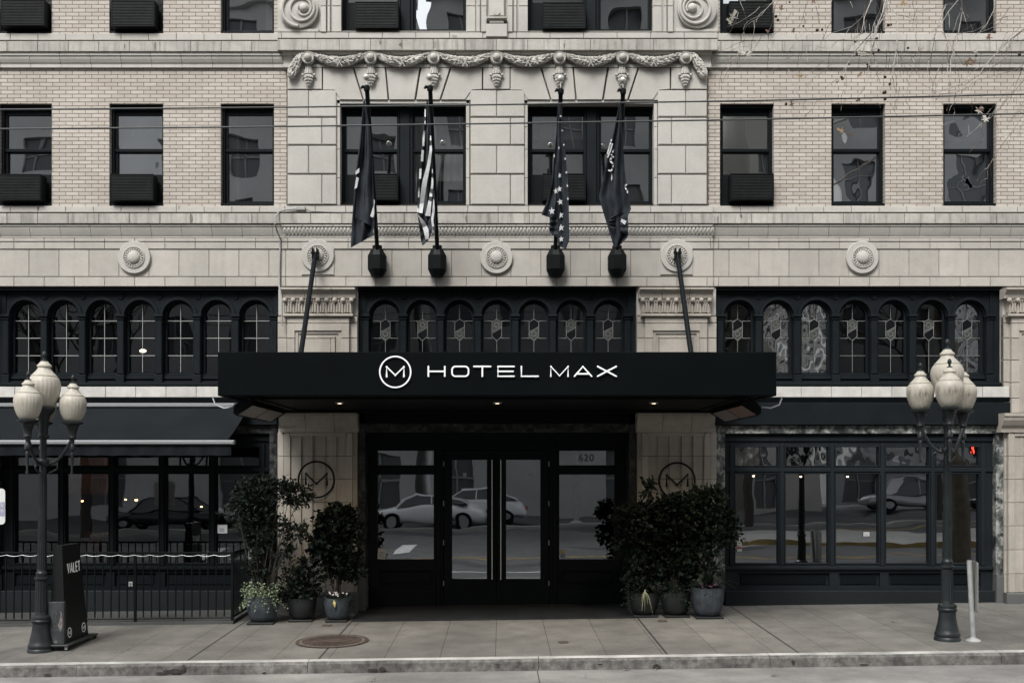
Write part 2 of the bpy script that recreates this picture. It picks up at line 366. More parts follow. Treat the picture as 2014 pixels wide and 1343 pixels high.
while xx < 30:
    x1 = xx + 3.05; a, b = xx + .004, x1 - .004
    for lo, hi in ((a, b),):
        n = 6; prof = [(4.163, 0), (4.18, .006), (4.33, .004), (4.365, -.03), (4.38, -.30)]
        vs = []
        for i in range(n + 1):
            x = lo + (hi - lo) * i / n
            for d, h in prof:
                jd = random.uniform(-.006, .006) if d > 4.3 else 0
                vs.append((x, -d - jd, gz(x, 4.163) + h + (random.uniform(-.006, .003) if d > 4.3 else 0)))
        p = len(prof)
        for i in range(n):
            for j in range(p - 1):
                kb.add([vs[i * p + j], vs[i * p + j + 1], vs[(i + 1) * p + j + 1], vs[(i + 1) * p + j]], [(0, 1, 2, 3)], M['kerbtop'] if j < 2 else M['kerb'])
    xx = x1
M['chip'] = mat('kerb_chip', (.03, .028, .025), .95, noise=[(30, .6, 1.6)]); rk = random.Random(3)
for px, wd, hh, zf in ((345, .16, .035, .5), (318, .10, .02, .3), (362, .03, .05, .7), (752, .05, .045, .4), (735, .10, .02, .35), (1291, .06, .04, .35), (1180, .05, .015, .6), (520, .04, .02, .2), (1700, .08, .015, .25), (1560, .03, .03, .6), (95, .06, .02, .3), (980, .07, .012, .7)):
    x = X(px, 4.38); z = gz(x, 4.163) - .16 + .14 * zf; n = 11
    kb.add([(x + wd * cos(2 * pi * k / n) * rk.uniform(.5, 1.1), -4.392, z + hh * sin(2 * pi * k / n) * rk.uniform(.5, 1.1)) for k in range(n)], [tuple(range(n))], M['chip'])
o = kb.build('kerb'); o['kind'] = 'structure'; o['label'] = 'worn concrete kerb with pale top edge'
# dark tiled apron at the entrance
tile = mat('entrance_tile', (.022, .024, .026), .45, noise=[(3, .8, 1.2)], island=.15)
tb = MB()
for i in range(10):
    for j in range(6):
        x0, x1 = -2.44 + i * .464 + .003, -2.44 + (i + 1) * .464 - .003; d0, d1 = -.8 + j * .33 + .003, -.8 + (j + 1) * .33 - .003
        tb.add([(x0, -d0, gz(x0, d0) + .005), (x0, -d1, gz(x0, d1) + .005), (x1, -d1, gz(x1, d1) + .005), (x1, -d0, gz(x1, d0) + .005)], [(0, 1, 2, 3)], tile)
o = tb.build('entrance_paving'); o['kind'] = 'structure'; o['label'] = 'near-black tiled apron in front of the hotel doors'
# markings of the street opposite (seen in the glass)
yl = mat('yellow_paint', (.34, .24, .09), .7, noise=[(6, .7, 1.1)]); wh = mat('white_paint', (.7, .7, .68), .7, noise=[(6, .7, 1.1)])
mk = MB()
def mark(x0, d0, x1, d1, wd, m, z=.006):
    n = max(1, int(abs(x1 - x0) / 2) + int(abs(d1 - d0) / 3)); v = Vector((x1 - x0, d1 - d0)); v.normalize(); px, pd = -v.y * wd / 2, v.x * wd / 2
    for i in range(n):
        pts = []
        for t, s in ((i / n, 1), (i / n, -1), ((i + 1) / n, -1), ((i + 1) / n, 1)):
            x, d = x0 + (x1 - x0) * t + px * s, d0 + (d1 - d0) * t + pd * s; pts.append((x, -d, gr(x, d) + z))
        mk.add(pts, [(0, 1, 2, 3)], m)
mark(-30, 10.4, 30, 10.4, .12, yl); mark(-30, 10.65, 30, 10.65, .12, yl)
mark(-30, 7.4, 5, 7.4, .12, wh); mark(12, 19, 40, 24.5, .35, yl); mark(4, 17.5, 40, 20, .3, wh); mark(6, 14.2, 40, 15, .25, wh)
for i in range(6): mark(-9 + i * 1.2, 12.2, -9 + i * 1.2, 15.2, .5, wh)
o = mk.build('road_markings'); o['kind'] = 'structure'; o['label'] = 'yellow and white painted lines on the road'

isl = MB(); ip = [(5.5, 15.2), (10, 13.6), (16, 12.4), (22, 13.2), (17, 16.5), (10, 17.6), (6.5, 17.0)]; M['island'] = mat('island_concrete', (.36, .35, .33), .85, noise=[(1, .8, 1.1)]); n = len(ip)
vs = [(x, -d, gr(x, d) + .14) for x, d in ip] + [(x, -d, gr(x, d) - .02) for x, d in ip]
isl.add(vs, [tuple(range(n))], M['island']); isl.add(vs, [(i, i + n, (i + 1) % n + n, (i + 1) % n) for i in range(n)], yl)
o = isl.build('traffic_island'); o['kind'] = 'structure'; o['label'] = 'pale raised traffic island with yellow kerb, mirrored in the storefront'
fs_ = MB()
for x in range(-40, 48, 4): fs_.add([(x, -21.4, gr(x, 21.4) + .13), (x + 4, -21.4, gr(x + 4, 21.4) + .13), (x + 4, -22.0, gr(x + 4, 22) + .13), (x, -22.0, gr(x, 22) + .13), (x, -21.4, gr(x, 21.4) - .02), (x + 4, -21.4, gr(x + 4, 21.4) - .02)], [(0, 1, 2, 3), (0, 4, 5, 1)], M['island'])
o = fs_.build('far_kerb'); o['kind'] = 'structure'; o['label'] = 'pale kerb on the far side of the street'
pt = MB(); M['asphalt'] = mat('asphalt_patch', (.045, .046, .048), .9, noise=[(3, .7, 1.2)]); rr_ = random.Random(4)
for _ in range(26):
    cx, cd, a, b_ = rr_.uniform(-22, 24), rr_.uniform(6.5, 20.5), rr_.uniform(.8, 4), rr_.uniform(.3, 1.1); k = 10; pts = []
    for i in range(k): t = 2 * pi * i / k; r = rr_.uniform(.75, 1.1); x, d = cx + a * cos(t) * r, cd + b_ * sin(t) * r; pts.append((x, -d, gr(x, d) + .003 + .0004 * _ * .1))
    pt.add(pts, [tuple(range(k))], M['asphalt'])
o = pt.build('asphalt_patches'); o['kind'] = 'structure'; o['label'] = 'dark asphalt repair patches in the road'
# ================================================================ HOTEL BUILDING
H = empty('hotel_building', (0, 0, 0), 'tan brick and pale stone hotel with dark painted arcades and storefronts', 'building')
CX = 978.0
def mir(x): return 2 * CX - x
TOP = -330
def R(px0, px1, py0, py1): return (X(px0), X(px1), Z(py1), Z(py0))
wing_r3 = [(1416, 1522), (1635, 1741), (1855, 1960), (2074, 2180)]
wins = []   # px x0,x1,y0,y1, kind
LW = [(434, 539), (215, 321), (-3, 102), (-222, -116)]
RW = [(1416, 1522), (1635, 1741), (1855, 1960), (2074, 2180)]
left_holes = [R(a, b, 204, 405) for a, b in LW] + [R(a, b, -135, 66) for a, b in LW]
right_holes = [R(a, b, 204, 405) for a, b in RW] + [R(a, b, -135, 66) for a, b in RW]
mb = MB(); plate(mb, X(-420), X(566), Z(420), Z(TOP), left_holes, 0, .3, M['brick']); mb.build('brick_wall', H)
mb = MB(); plate(mb, X(1390), X(2380), Z(420), Z(TOP), right_holes, 0, .3, M['brick']); mb.build('brick_wall', H)
# window openings
def sash(x0, x1, z0, z1, ac=None, g1='g_up', cz=None, pair=False, curtain=None):
    """double-hung window filling the opening; ac: True leaves a filler strip for the air conditioner"""
    y = .15; t = .055; zm = z0 + (z1 - z0) * (405 - 291.5) / 201; hs = []
    mb = MB(); top = z1 - (z1 - z0) * 17 / 201
    bays = [(x0, x1)] if not pair else [(x0, X(792)), (X(793.8), x1)]
    if pair: bays = [(x0, x0 + (x1 - x0) * .47), (x0 + (x1 - x0) * .55, x1)]
    low = z0 + (z1 - z0) * 13 / 201
    panes = []
    for i, (a, b) in enumerate(bays):
        filler = (ac is not None and i == 0)
        l2 = z0 + (z1 - z0) * 66 / 201 if filler else low
        up = (a + t + .03, b - t, zm + .03, top); lo = (a + t + .035, b - t - .005, l2, zm - .03)
        hs += [up, lo]; panes += [(up, 0), (lo, .03)]
    plate(mb, x0 + .002, x1 - .002, z0 + .002, z1 - .002, hs, y, y + .07, M['slate2'])
    # sill bar, head shadow board, sash rails
    mb.box(x0 - .01, x1 + .01, .02, y, z0 + .004, z0 + .05, M['slate2'], .006)
    mb.box(x0 + .004, x1 - .004, .06, y, z1 - .06, z1 - .004, M['slate2'], .006)
    for a, b in bays:
        mb.box(a + t - .01, b - t + .02, y - .02, y, zm - .028, zm + .028, M['slate2'], .005)
        mb.box(a + .004, a + .05, y - .05, y, z0 + .05, z1 - .06, M['slate2'], .005); mb.box(b - .05, b - .004, y - .05, y, z0 + .05, z1 - .06, M['slate2'], .005)
    if pair: mb.box(bays[0][1] + .0, bays[1][0] - .0, y - .06, y, z0 + .05, z1 - .06, M['slate'], .01)
    f = mb.build('sash_window', H)
    for (p, dy) in panes:
        q = MB(); pane(q, p[0] - .005, p[1] + .005, p[2] - .005, p[3] + .005, y + .035 + dy * .5, M[g1]); q.build('pane', f)
    if curtain:
        q = MB(); n = 26; fx, tx, zz0, zz1 = curtain; xa, xb = x0 + (x1 - x0) * fx, x0 + (x1 - x0) * tx; vs = []
        for i in range(n + 1):
            xx_ = xa + (xb - xa) * i / n; vs += [(xx_, y + .22 + .02 * sin(i * 1.9), z0 + (z1 - z0) * zz0), (xx_, y + .22 + .02 * sin(i * 1.9 + .4), z0 + (z1 - z0) * zz1)]
        q.add(vs, [(2 * i, 2 * i + 2, 2 * i + 3, 2 * i + 1) for i in range(n)], M['curtain']); q.build('curtain', f, True)
for i, (a, b) in enumerate(LW):
    sash(X(a), X(b), Z(405), Z(204), ac=True if i in (1, 2) else None, g1='g_up2' if i == 1 else 'g_up', curtain=(.0, 1, .75, .93) if i == 1 else ((.0, .25, .05, .95) if i == 0 else None))
    sash(X(a), X(b), Z(66), Z(-135), ac=True if i in (1, 2) else None, curtain=(.75, 1, .1, .9) if i == 0 else ((0, 1, .2, .9) if i in (1, 2) else None))
for i, (a, b) in enumerate(RW):
    sash(X(a), X(b), Z(405), Z(204), ac=True if i == 0 else None, g1='g_up2' if i in (1, 2) else 'g_up', curtain=(0, 1, .7, .93) if i == 2 else None)
    sash(X(a), X(b), Z(66), Z(-135), ac=True if i == 0 else None)
# dark flanking shell: floors, side walls, roof and back of the rooms behind the glass
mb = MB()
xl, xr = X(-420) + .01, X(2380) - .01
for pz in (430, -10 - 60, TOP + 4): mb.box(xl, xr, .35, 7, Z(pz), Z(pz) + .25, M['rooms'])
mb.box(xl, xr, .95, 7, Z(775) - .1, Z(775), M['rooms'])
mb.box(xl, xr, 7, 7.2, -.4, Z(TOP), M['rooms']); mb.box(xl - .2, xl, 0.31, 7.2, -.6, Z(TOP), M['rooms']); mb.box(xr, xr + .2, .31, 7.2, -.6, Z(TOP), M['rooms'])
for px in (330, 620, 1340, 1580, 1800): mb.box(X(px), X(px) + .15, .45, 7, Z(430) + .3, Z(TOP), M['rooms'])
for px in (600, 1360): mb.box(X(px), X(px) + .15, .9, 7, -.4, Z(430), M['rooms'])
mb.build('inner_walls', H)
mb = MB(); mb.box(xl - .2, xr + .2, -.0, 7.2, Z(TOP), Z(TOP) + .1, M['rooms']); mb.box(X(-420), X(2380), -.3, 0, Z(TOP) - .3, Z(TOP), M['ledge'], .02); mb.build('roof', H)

# ---- stone courses on the wings
for (a, b, off) in ((-420, 556, 0), (1400, 2380, 20)):
    for (sy0, sy1, ly0, ly1, prof) in ((66, 80, 81, 102, [(.115, 103), (.115, 109), (.10, 110), (.09, 116), (.065, 123), (.05, 126), (.045, 127), (.045, 133)]),
                                       (405.5, 418, 419.5, 440, [(.115, 441.5), (.115, 445), (.10, 446), (.095, 450), (.075, 457), (.055, 463), (.045, 464), (.045, 467)])):
        mb = MB(); blocks(mb, joints(a, b, 54.5, 20 + off), sy0, sy1, .05); mb.build('sill_course', H)
        mb = MB(); blocks(mb, joints(a, b, 60.2, 13.7 + off), ly0, ly1, .145, M['ledge']); mb.build('ledge', H)
        mb = MB(); cornice(mb, joints(a, b, 59.8, 56.6 + off), prof, .12); mb.build('cornice', H)
    a2, b2 = (a, 552) if a < 0 else (1402, b)
    mb = MB()
    blocks(mb, joints(a2, b2, 59.4, 27.4 + off), 467.5, 475.5, .045, M['frieze']); blocks(mb, joints(a2, b2, 59.4, 27.4 + off), 475.8, 490, .035, M['frieze'])
    blocks(mb, joints(a2, b2, 59, 57 + off), 491, 544, .02, M['frieze']); blocks(mb, joints(a2, b2, 59.4, 27.4 + off), 544.5, 563.5, .035, M['frieze'])
    mb.build('stone_frieze', H)
# ---- centre bay
def bandrow(mb, a, b, step, off, y0, y1, d, m=None): blocks(mb, joints(a, b, step, off), y0, y1, d, m)
mb = MB(); bandrow(mb, 553, 1403, 60, 560, 404.5, 418, .10); bandrow(mb, 545, 1412, 66, 620, 64, 76, .10); mb.build('sill_course', H)
mb = MB(); bandrow(mb, 548, 1406, 61.5, 611, 419.5, 440, .185, M['ledge']); mb.build('ledge', H)
mb = MB(); bandrow(mb, 545, 1412, 61.8, 605.5, 77, 99.5, .25, M['ledge']); mb.build('ledge', H)
mb = MB(); cornice(mb, joints(553, 1403, 60, 595), [(.165, 441.5), (.165, 445), (.14, 446), (.13, 452), (.11, 459), (.10, 463), (.10, 464), (.10, 467)], .18)
# acanthus tongues along the cove
x = 556.0
while x < 1400:
    cx_ = X(x + 3, .2)
    for (w_, yo, zo) in ((.0335, -.150, 0), (.016, -.145, .02)):
        mb.add([(cx_ - w_ * .8, -.145, Z(446, .15)), (cx_ + w_ * .8, -.145, Z(446, .15)), (cx_ + w_, -.135, Z(457, .15) + zo), (cx_, -.11, Z(463.5, .15) + zo), (cx_ - w_, -.135, Z(457, .15) + zo), (cx_, yo - .01, Z(450, .2)), (cx_, yo + .03, Z(459, .2) + zo)],
               [(0, 1, 5), (1, 2, 5), (0, 5, 4), (5, 2, 6), (5, 6, 4), (6, 2, 3), (6, 3, 4)], M['stone'])
    x += 7.4
mb.build('leaf_cornice', H)
mb = MB()
for y0, y1, d in ((467.5, 475.5, .10), (475.8, 490, .09)): bandrow(mb, 553, 1403, 59.4, 566, y0, y1, d, M['frieze'])
blocks(mb, [553, 562, 595, 655, 712, 771, 829, 888, 947, 1005, 1064, 1122, 1181, 1240, 1300, 1361, 1403], 491, 544, .07, M['frieze'])
bandrow(mb, 553, 1403, 59.2, 562, 544.5, 563.5, .085, M['frieze']); mb.build('stone_frieze', H)
# rusticated piers
pbase = .06
mb = MB()
holesC = [R(668, 916, 204, 404.5), R(mir(916) + 0, mir(668), 204, 404.5)]
W1 = (669, 916.5); W2 = (1038, 1286)
holesC = [R(*W1, 205, 404.5), R(*W2, 205, 404.5)]
plate(mb, X(565), X(1391), Z(405), Z(100), holesC, -pbase, .3, M['mortar'], M['stone'])
rows = [(177, 231), (231, 286), (286, 343), (343, 403.5)]
for (a, b, js) in ((565, 662, (607, 633)), (925, 1032, (977, 1004)), (1294, 1391, (1349, 1321))):
    for i, (y0, y1) in enumerate(rows):
        ja = js[i % 2] if a != 925 else (977, 1004, 977, 1004)[i]
        for q0, q1 in ((a, ja), (ja, b)):
            gl, gr_ = .004, .004
            mb.box(X(q0, .12) + gl, X(q1, .12) - gr_, -.12, -.05, Z(y1, .12) + .013, Z(y0, .12) - .009, M['stone'], .012)
# smooth margins around the windows
for (w0, w1) in (W1, W2):
    for (a, b) in ((w0 - 6.5, w0), (w1, w1 + 7)):
        for i, (y0, y1) in enumerate([(197, 250), (250, 294), (294, 350), (350, 404)]): mb.box(X(a, .085) + .002, X(b, .085) - .001, -.085, .1, Z(y1, .085) + .003, Z(y0, .085) - .003, M['stone'], .006)
    mb.box(X(w0 - 6.5, .085), X(w1 + 7, .085), -.085, .1, Z(204.5, .085), Z(197.3, .085), M['stone'], .006)
for (w0, w1) in (W1, W2):
    for sg, q in ((1, w0), (-1, w1)):
        pts = [(X(q - sg * 9, .1), Z(177, .1)), (X(q - sg * 5, .1), Z(177, .1)), (X(q + sg * 1, .1), Z(197, .1)), (X(q - sg * 9, .1), Z(197, .1))]
        mb.poly(pts if sg < 0 else pts[::-1], -.10, .0, M['stone'])
mb.build('rusticated_wall', H)
# lintel voussoirs
mb = MB()
def vou(pts, d=.115):
    P2 = [(X(x, d), Z(y, d)) for x, y in pts]; cx_ = sum(p[0] for p in P2) / len(P2); cz_ = sum(p[1] for p in P2) / len(P2)
    inn = []
    n = len(P2)
    for i in range(n):
        p = Vector(P2[i]); a = (Vector(P2[i - 1]) - p).normalized(); b = (Vector(P2[(i + 1) % n]) - p).normalized(); q = a + b
        q = q.normalized() * .010 if q.length > 1e-4 else (Vector((cx_, cz_)) - p).normalized() * .01
        if q.dot(Vector((cx_, cz_)) - p) < 0 and n == 4: q = -q
        inn.append((p.x + q.x, p.y + q.y))
    mb.add([(x, -d, z) for x, z in inn] + [(x, -d + .010, z) for x, z in P2] + [(x, -.03, z) for x, z in P2],
           [tuple(range(n))] + [(n + i, n + (i + 1) % n, (i + 1) % n, i) for i in range(n)] + [(2 * n + i, 2 * n + (i + 1) % n, n + (i + 1) % n, n + i) for i in range(n)], M['stone'])
def lintel(w0, w1, xL, xR):
    # px geometry relative to first window (669..916)
    s = (w1 - w0) / 247.5; f = lambda x: w0 + (x - 669) * s
    yt = 133.5
    vou([(f(635.3), 196.5), (f(635.3), yt), (f(693.5), yt), (f(713), 196.5), (f(669), 196.5), (f(658), 176), (f(635.3), 176)][::-1])
    vou([(f(715.5), 196.5), (f(696.5), yt), (f(757), yt), (f(762.5), 196.5)][::-1])
    vou([(f(765.5), 196.5), (f(759.5), yt), (f(825), yt), (f(815), 196.5)][::-1])
    vou([(f(818.5), 196.5), (f(828.5), yt), (f(885), yt), (f(864.5), 196.5)][::-1])
    vou([(f(867.5), 196.5), (f(888), yt), (f(948), yt), (f(948), 176), (f(926.5), 176), (f(915), 196.5)][::-1])
lintel(669, 916.5, 0, 0); lintel(1038, 1286, 0, 0)
for a, b in ((565, 633.5), (950, 1003), (1320, 1391)): blocks(mb, [a, b], 133, 176, .115, M['stone'], g=.008)
mb.build('lintel', H)
sash(X(W1[0]), X(W1[1]), Z(404.5), Z(205), ac=True, pair=True, curtain=(.56, .98, .3, .93))
sash(X(W2[0]), X(W2[1]), Z(404.5), Z(205), ac=True, pair=True, curtain=(.02, .45, .72, .93))
# entablature behind the garland
mb = MB(); cornice(mb, joints(556, 1400, 64, 640), [(.19, 100), (.19, 103), (.17, 108), (.14, 109.5), (.13, 110), (.10, 120), (.10, 126), (.125, 127), (.125, 132.5)], .14); mb.build('cornice', H)
# upper centre bay
mb = MB(); pb = .05
holesU = [R(671, 917, -135, 64), R(1038, 1284, -135, 64)]
plate(mb, X(547), X(1412), Z(65), Z(TOP), holesU, -pb, .3, M['stone'], M['stone'])
for (a, b) in ((671, 917), (1038, 1284)):
    for q0, q1, dd in ((a - 40, a - 30, .12), (a - 27, a - 22, .10), (a - 18, a, .08)):
        for yy0, yy1 in ((-130, 12), (13, 63)):
            mb.box(X(q0, dd), X(q1, dd), -dd, 0, Z(yy1, dd), Z(yy0, dd), M['stone'], .006)
            m0, m1 = a + b - q1, a + b - q0; mb.box(X(m0, dd), X(m1, dd), -dd, 0, Z(yy1, dd), Z(yy0, dd), M['stone'], .006)
# centre pedestal
for (q0, q1, y0, y1, dd) in ((962, 992, -60, 32, .14), (957, 997, 33, 37, .2), (963, 991, 38, 46, .16), (956, 998, 47, 73, .17)): mb.box(X(q0, dd), X(q1, dd), -dd, 0, Z(y1, dd), Z(y0, dd), M['stone'], .012)
mb.lathe([(.055, 0), (.055, .02), (.035, .02)], (X(977, .16), -.145, Z(24, .16)), M['stone'], 20, 'y')
for (q0, q1) in ((546, 627), (1329, 1411)): mb.box(X(q0, .1), X(q1, .1), -.10, 0, Z(63.5, .1), Z(57, .1), M['stone'], .008)
mb.build('stone_wall', H)
sash(X(671), X(917), Z(64), Z(-135), ac=True, pair=True, curtain=(0, .6, .1, .9)); sash(X(1038), X(1284), Z(64), Z(-135), ac=True, pair=True)
# volutes
for cx_, sg in ((588, 1), (1371, -1)):
    mb = MB(); d = .1; s = (D - d) / D / S
    mb.lathe([(38.5 * s, 0), (38.5 * s, .05), (37 * s, .06), (0, .06)], (X(cx_, d), -d + .02, Z(19, d)), M['stone'], 48, 'y')
    pts = []; rad = []
    for i in range(110):
        t = i / 109; a = sg * (-pi / 2 - t * 2.35 * 2 * pi) ; r = (35.5 * (1 - t) ** 1.0 + 10.5 * t) * s
        ox = 12 * t * s * sg * .9; pts.append((X(cx_, d) + ox + r * cos(a), -d - .055, Z(19, d) + r * sin(a))); rad.append((.030 * (1 - t) + .018 * t))
    mb.tube(pts, rad, M['stone'], 8)
    mb.ball((X(cx_, d) + 12 * s * sg * .9, -d - .06, Z(19, d)), 9 * s, M['stone'], 16, 10, sy=.8)
    mb.build('volute', H, True)
# ---- garland
def leaf_scale(mb, c, dirv, wv, nv, ln, wd, th, m):
    c, dirv, wv, nv = Vector(c), Vector(dirv), Vector(wv), Vector(nv)
    v = [c - dirv * ln * .5, c + wv * wd * .5, c + dirv * ln * .5 + nv * th * .6, c - wv * wd * .5, c + nv * th]
    mb.add(v, [(0, 1, 4), (1, 2, 4), (2, 3, 4), (3, 0, 4)], m)
bx = [606.5, 729.3, 853, 976.7, 1100.5, 1224, 1348]
dg = .18; sg_ = (D - dg) / D / S
for i in range(6):
    mb = MB(); a, b = bx[i] + 9, bx[i + 1] - 9; pts = []; rad = []
    for k in range(25):
        t = k / 24; px = a + (b - a) * t; py = 107 + 15.5 * (1 - (2 * t - 1) ** 2); pts.append(P(px, py, dg)); rad.append((4.2 + 5.6 * sin(pi * t)) * sg_)
    mb.tube(pts, rad, M['stone'], 10, squash=.8)
    for k in range(170):
        t = random.random(); j = t * 24; i0 = int(min(23, j)); p = Vector(pts[i0]).lerp(Vector(pts[i0 + 1]), j - i0); r = rad[i0]
        tan = (Vector(pts[i0 + 1]) - Vector(pts[i0])).normalized() * (1 if t > .5 else -1)
        an = random.uniform(-1.75, 1.75); nrm = Vector((0, -1, 0)) * cos(an) + Vector((0, 0, 1)) * sin(an); wv = tan.cross(nrm)
        leaf_scale(mb, p + nrm * r * .88, (tan + Vector((0, 0, random.uniform(-.4, .4)))).normalized(), wv, nrm, .062, .042, .02, M['stone'])
    c0, c1 = P((a + b) / 2 - 5, 114, dg + .09), P((a + b) / 2 + 5, 131, dg + .09)
    mb.tube([c0, c1], .008, M['stone'], 6); mb.tube([(c1[0], c0[1], c0[2]), (c0[0], c1[1], c1[2])], .008, M['stone'], 6)
    mb.build('garland', H)
for sgn, x0, xe in ((1, 598, 573), (-1, 1357, 1384)):
    mb = MB(); pts = []; rad = []
    for k in range(14):
        t = k / 13; pts.append(P(x0 + (xe - x0) * (t ** .8), 106 + 42 * t ** 1.15, dg)); rad.append((4 + 5.5 * sin(pi * min(1, t * .75 + .02))) * sg_)
    mb.tube(pts, rad, M['stone'], 10, squash=.8); mb.ball(pts[-1], rad[-1] * 1.05, M['stone'])
    for k in range(90):
        j = random.random() * 12.99; i0 = int(j); p = Vector(pts[i0]).lerp(Vector(pts[i0 + 1]), j - i0); tan = (Vector(pts[i0 + 1]) - Vector(pts[i0])).normalized()
        an = random.uniform(-1.7, 1.7); sd_ = tan.cross(Vector((0, -1, 0))); nrm = Vector((0, -1, 0)) * cos(an) + sd_ * sin(an)
        leaf_scale(mb, p + nrm * rad[i0] * .88, tan, tan.cross(nrm), nrm, .06, .045, .02, M['stone'])
    mb.build('garland', H)
for x in bx:
    mb = MB(); c = P(x, 116, dg); s = sg_
    mb.lathe([(12.2 * s, -.02), (12.2 * s, .06), (11.4 * s, .07), (9 * s, .055), (7.8 * s, .055), (7.6 * s, .075), (6.4 * s, .11), (4 * s, .128), (0, .134)], c, M['stone'], 28, 'y')
    # bell and bud
    z = lambda py: Z(py, dg) - c[2]
    mb.lathe([(5.5 * s, z(129)), (6.2 * s, z(131)), (8.5 * s, z(143)), (9.2 * s, z(145)), (6.5 * s, z(146)), (8.8 * s, z(149)), (8.2 * s, z(156)), (5.2 * s, z(163)), (.8 * s, z(169))], (c[0], c[1] + .03, c[2]), M['stone'], 16, 'z', sy=.75)
    for sx_ in (-1, 1): mb.ball((c[0] + sx_ * 11 * s, c[1] + .02, c[2] + z(147)), 3.2 * s, M['stone'], 8, 6)
    for rr, py, n in ((9.4, 151, 9), (8.2, 156.5, 8), (5.8, 161.5, 6), (2.6, 166, 4)):
        for q in range(n):
            an = -1.5 + 3 * (q + .5) / n; nrm = Vector((sin(an), -cos(an), 0)); leaf_scale(mb, Vector((c[0], c[1] + .03, c[2] + z(py))) + nrm * rr * s * .8, (0, 0, -1), (cos(an), sin(an), 0), nrm, .055, .034, .022, M['stone'])
    for q in range(5):
        an = -1.3 + 2.6 * q / 4; nrm = Vector((sin(an), -cos(an), 0)); mb.tube([Vector((c[0], c[1] + .03, c[2] + z(131))) + nrm * 5.6 * s, Vector((c[0], c[1] + .03, c[2] + z(143))) + nrm * 8.3 * s], .005, M['stone'], 5)
    mb.build('garland_boss', H, True)
# ---- medallions
for (x, y, d) in ((265, 507, .03), (976.5, 507, .08), (1695, 507, .03), (625.5, 503.5, .08), (1330.5, 503.5, .08)):
    mb = MB(); s = (D - d) / D / S; c = P(x, y, d)
    if y < 505: mb.box(X(x - 32, d), X(x + 32, d), -d - .012, -d + .03, Z(541, d), Z(476, d), M['stone'], .01)
    mb.lathe([(32 * s, -.02), (32 * s, .035), (31 * s, .045), (22 * s, .045), (21.5 * s, .06), (20 * s, .065), (19 * s, .05), (13 * s, .055), (11 * s, .085), (7 * s, .10), (0, .105)], c, M['stone'], 48, 'y')
    for k in range(22):
        a = 2 * pi * k / 22; rx, rz = cos(a), sin(a)
        leaf_scale(mb, (c[0] + rx * 16 * s, c[1] - .055, c[2] + rz * 16 * s), (rx, 0, rz), (-rz, 0, rx), (0, -1, 0), 7.5 * s, 4.3 * s, .022, M['stone'])
    for k in range(14):
        a = 2 * pi * (k + .5) / 14; mb.ball((c[0] + cos(a) * 11.2 * s, c[1] - .088, c[2] + sin(a) * 11.2 * s), .9 * s, M['stone'], 6, 4)
    mb.build('medallion', H, True)


# old patched repairs and chips in the projecting courses
M['repair'] = mat('repair_mortar', (.17, .155, .135), .9, noise=[(12, .6, 1.3)]); M['repair2'] = mat('pale_repair', (.30, .285, .25), .9, noise=[(12, .8, 1.2)])
rp = random.Random(12)
for px, py, wpx, hpx, d, m in ((305, 91, 6, 20, .148, 'repair'), (245, 91, 3, 14, .148, 'repair'), (788, 88, 8, 10, .253, 'repair'), (855, 88, 6, 20, .253, 'repair2'), (748, 84, 5, 8, .253, 'repair'), (377, 430, 6, 18, .148, 'repair'), (352, 408, 5, 10, .053, 'repair2'), (917, 429, 6, 16, .188, 'repair'),
        (1210, 88, 7, 18, .253, 'repair2'), (1412, 432, 4, 16, .148, 'repair'), (1458, 425, 5, 10, .148, 'repair'), (75, 410, 5, 9, .053, 'repair'), (1110, 90, 4, 12, .253, 'repair'), (1560, 92, 5, 10, .148, 'repair2'), (1890, 430, 6, 12, .148, 'repair2'), (893, 72, 12, 6, .103, 'repair2')):
    mb = MB(); n = 10; pts = []
    for k in range(n): a = 2 * pi * k / n; r = rp.uniform(.6, 1.15); pts.append(P(px + wpx / 2 * cos(a) * r, py - hpx / 2 * sin(a) * min(1, r), d))
    mb.add(pts, [tuple(range(n))], M[m]); mb.build('repair_patch', H)
# ---- arcades
def arch_plate(mb, cx, hw, z0, zs, r, z1, y0, y1, m, n=20, inner_bottom=None):
    """plate cx-hw..cx+hw, z0..z1 with a round-headed hole of radius r springing at zs"""
    ib = z0 if inner_bottom is None else inner_bottom
    arc = [(cx + r * cos(pi - pi * i / n), zs + r * sin(pi - pi * i / n)) for i in range(n + 1)]
    outer = []
    for i, (x, z) in enumerate(arc):
        t = i / n
        if t < .25: outer.append((cx - hw, zs + (z1 - zs) * t / .25))
        elif t > .75: outer.append((cx + hw, zs + (z1 - zs) * (1 - t) / .25))
        else: outer.append((cx - hw + 2 * hw * (t - .25) / .5, z1))
    hole = [(cx - r, ib)] + arc + [(cx + r, ib)]; out = [(cx - hw, ib)] + outer + [(cx + hw, ib)]
    k = len(hole); vs = [(x, y0, z) for x, z in hole] + [(x, y0, z) for x, z in out] + [(x, y1, z) for x, z in hole] + [(x, y1, z) for x, z in out]
    fs = []
    for i in range(k - 1): fs += [(i, i + 1, k + i + 1, k + i)[::-1], (i, 2 * k + i, 2 * k + i + 1, i + 1)[::-1], (2 * k + i, 3 * k + i, 3 * k + i + 1, 2 * k + i + 1)[::-1]]
    mb.add(vs, fs, m)
    if ib > z0: mb.box(cx - hw, cx + hw, y0, y1, z0, ib, m)
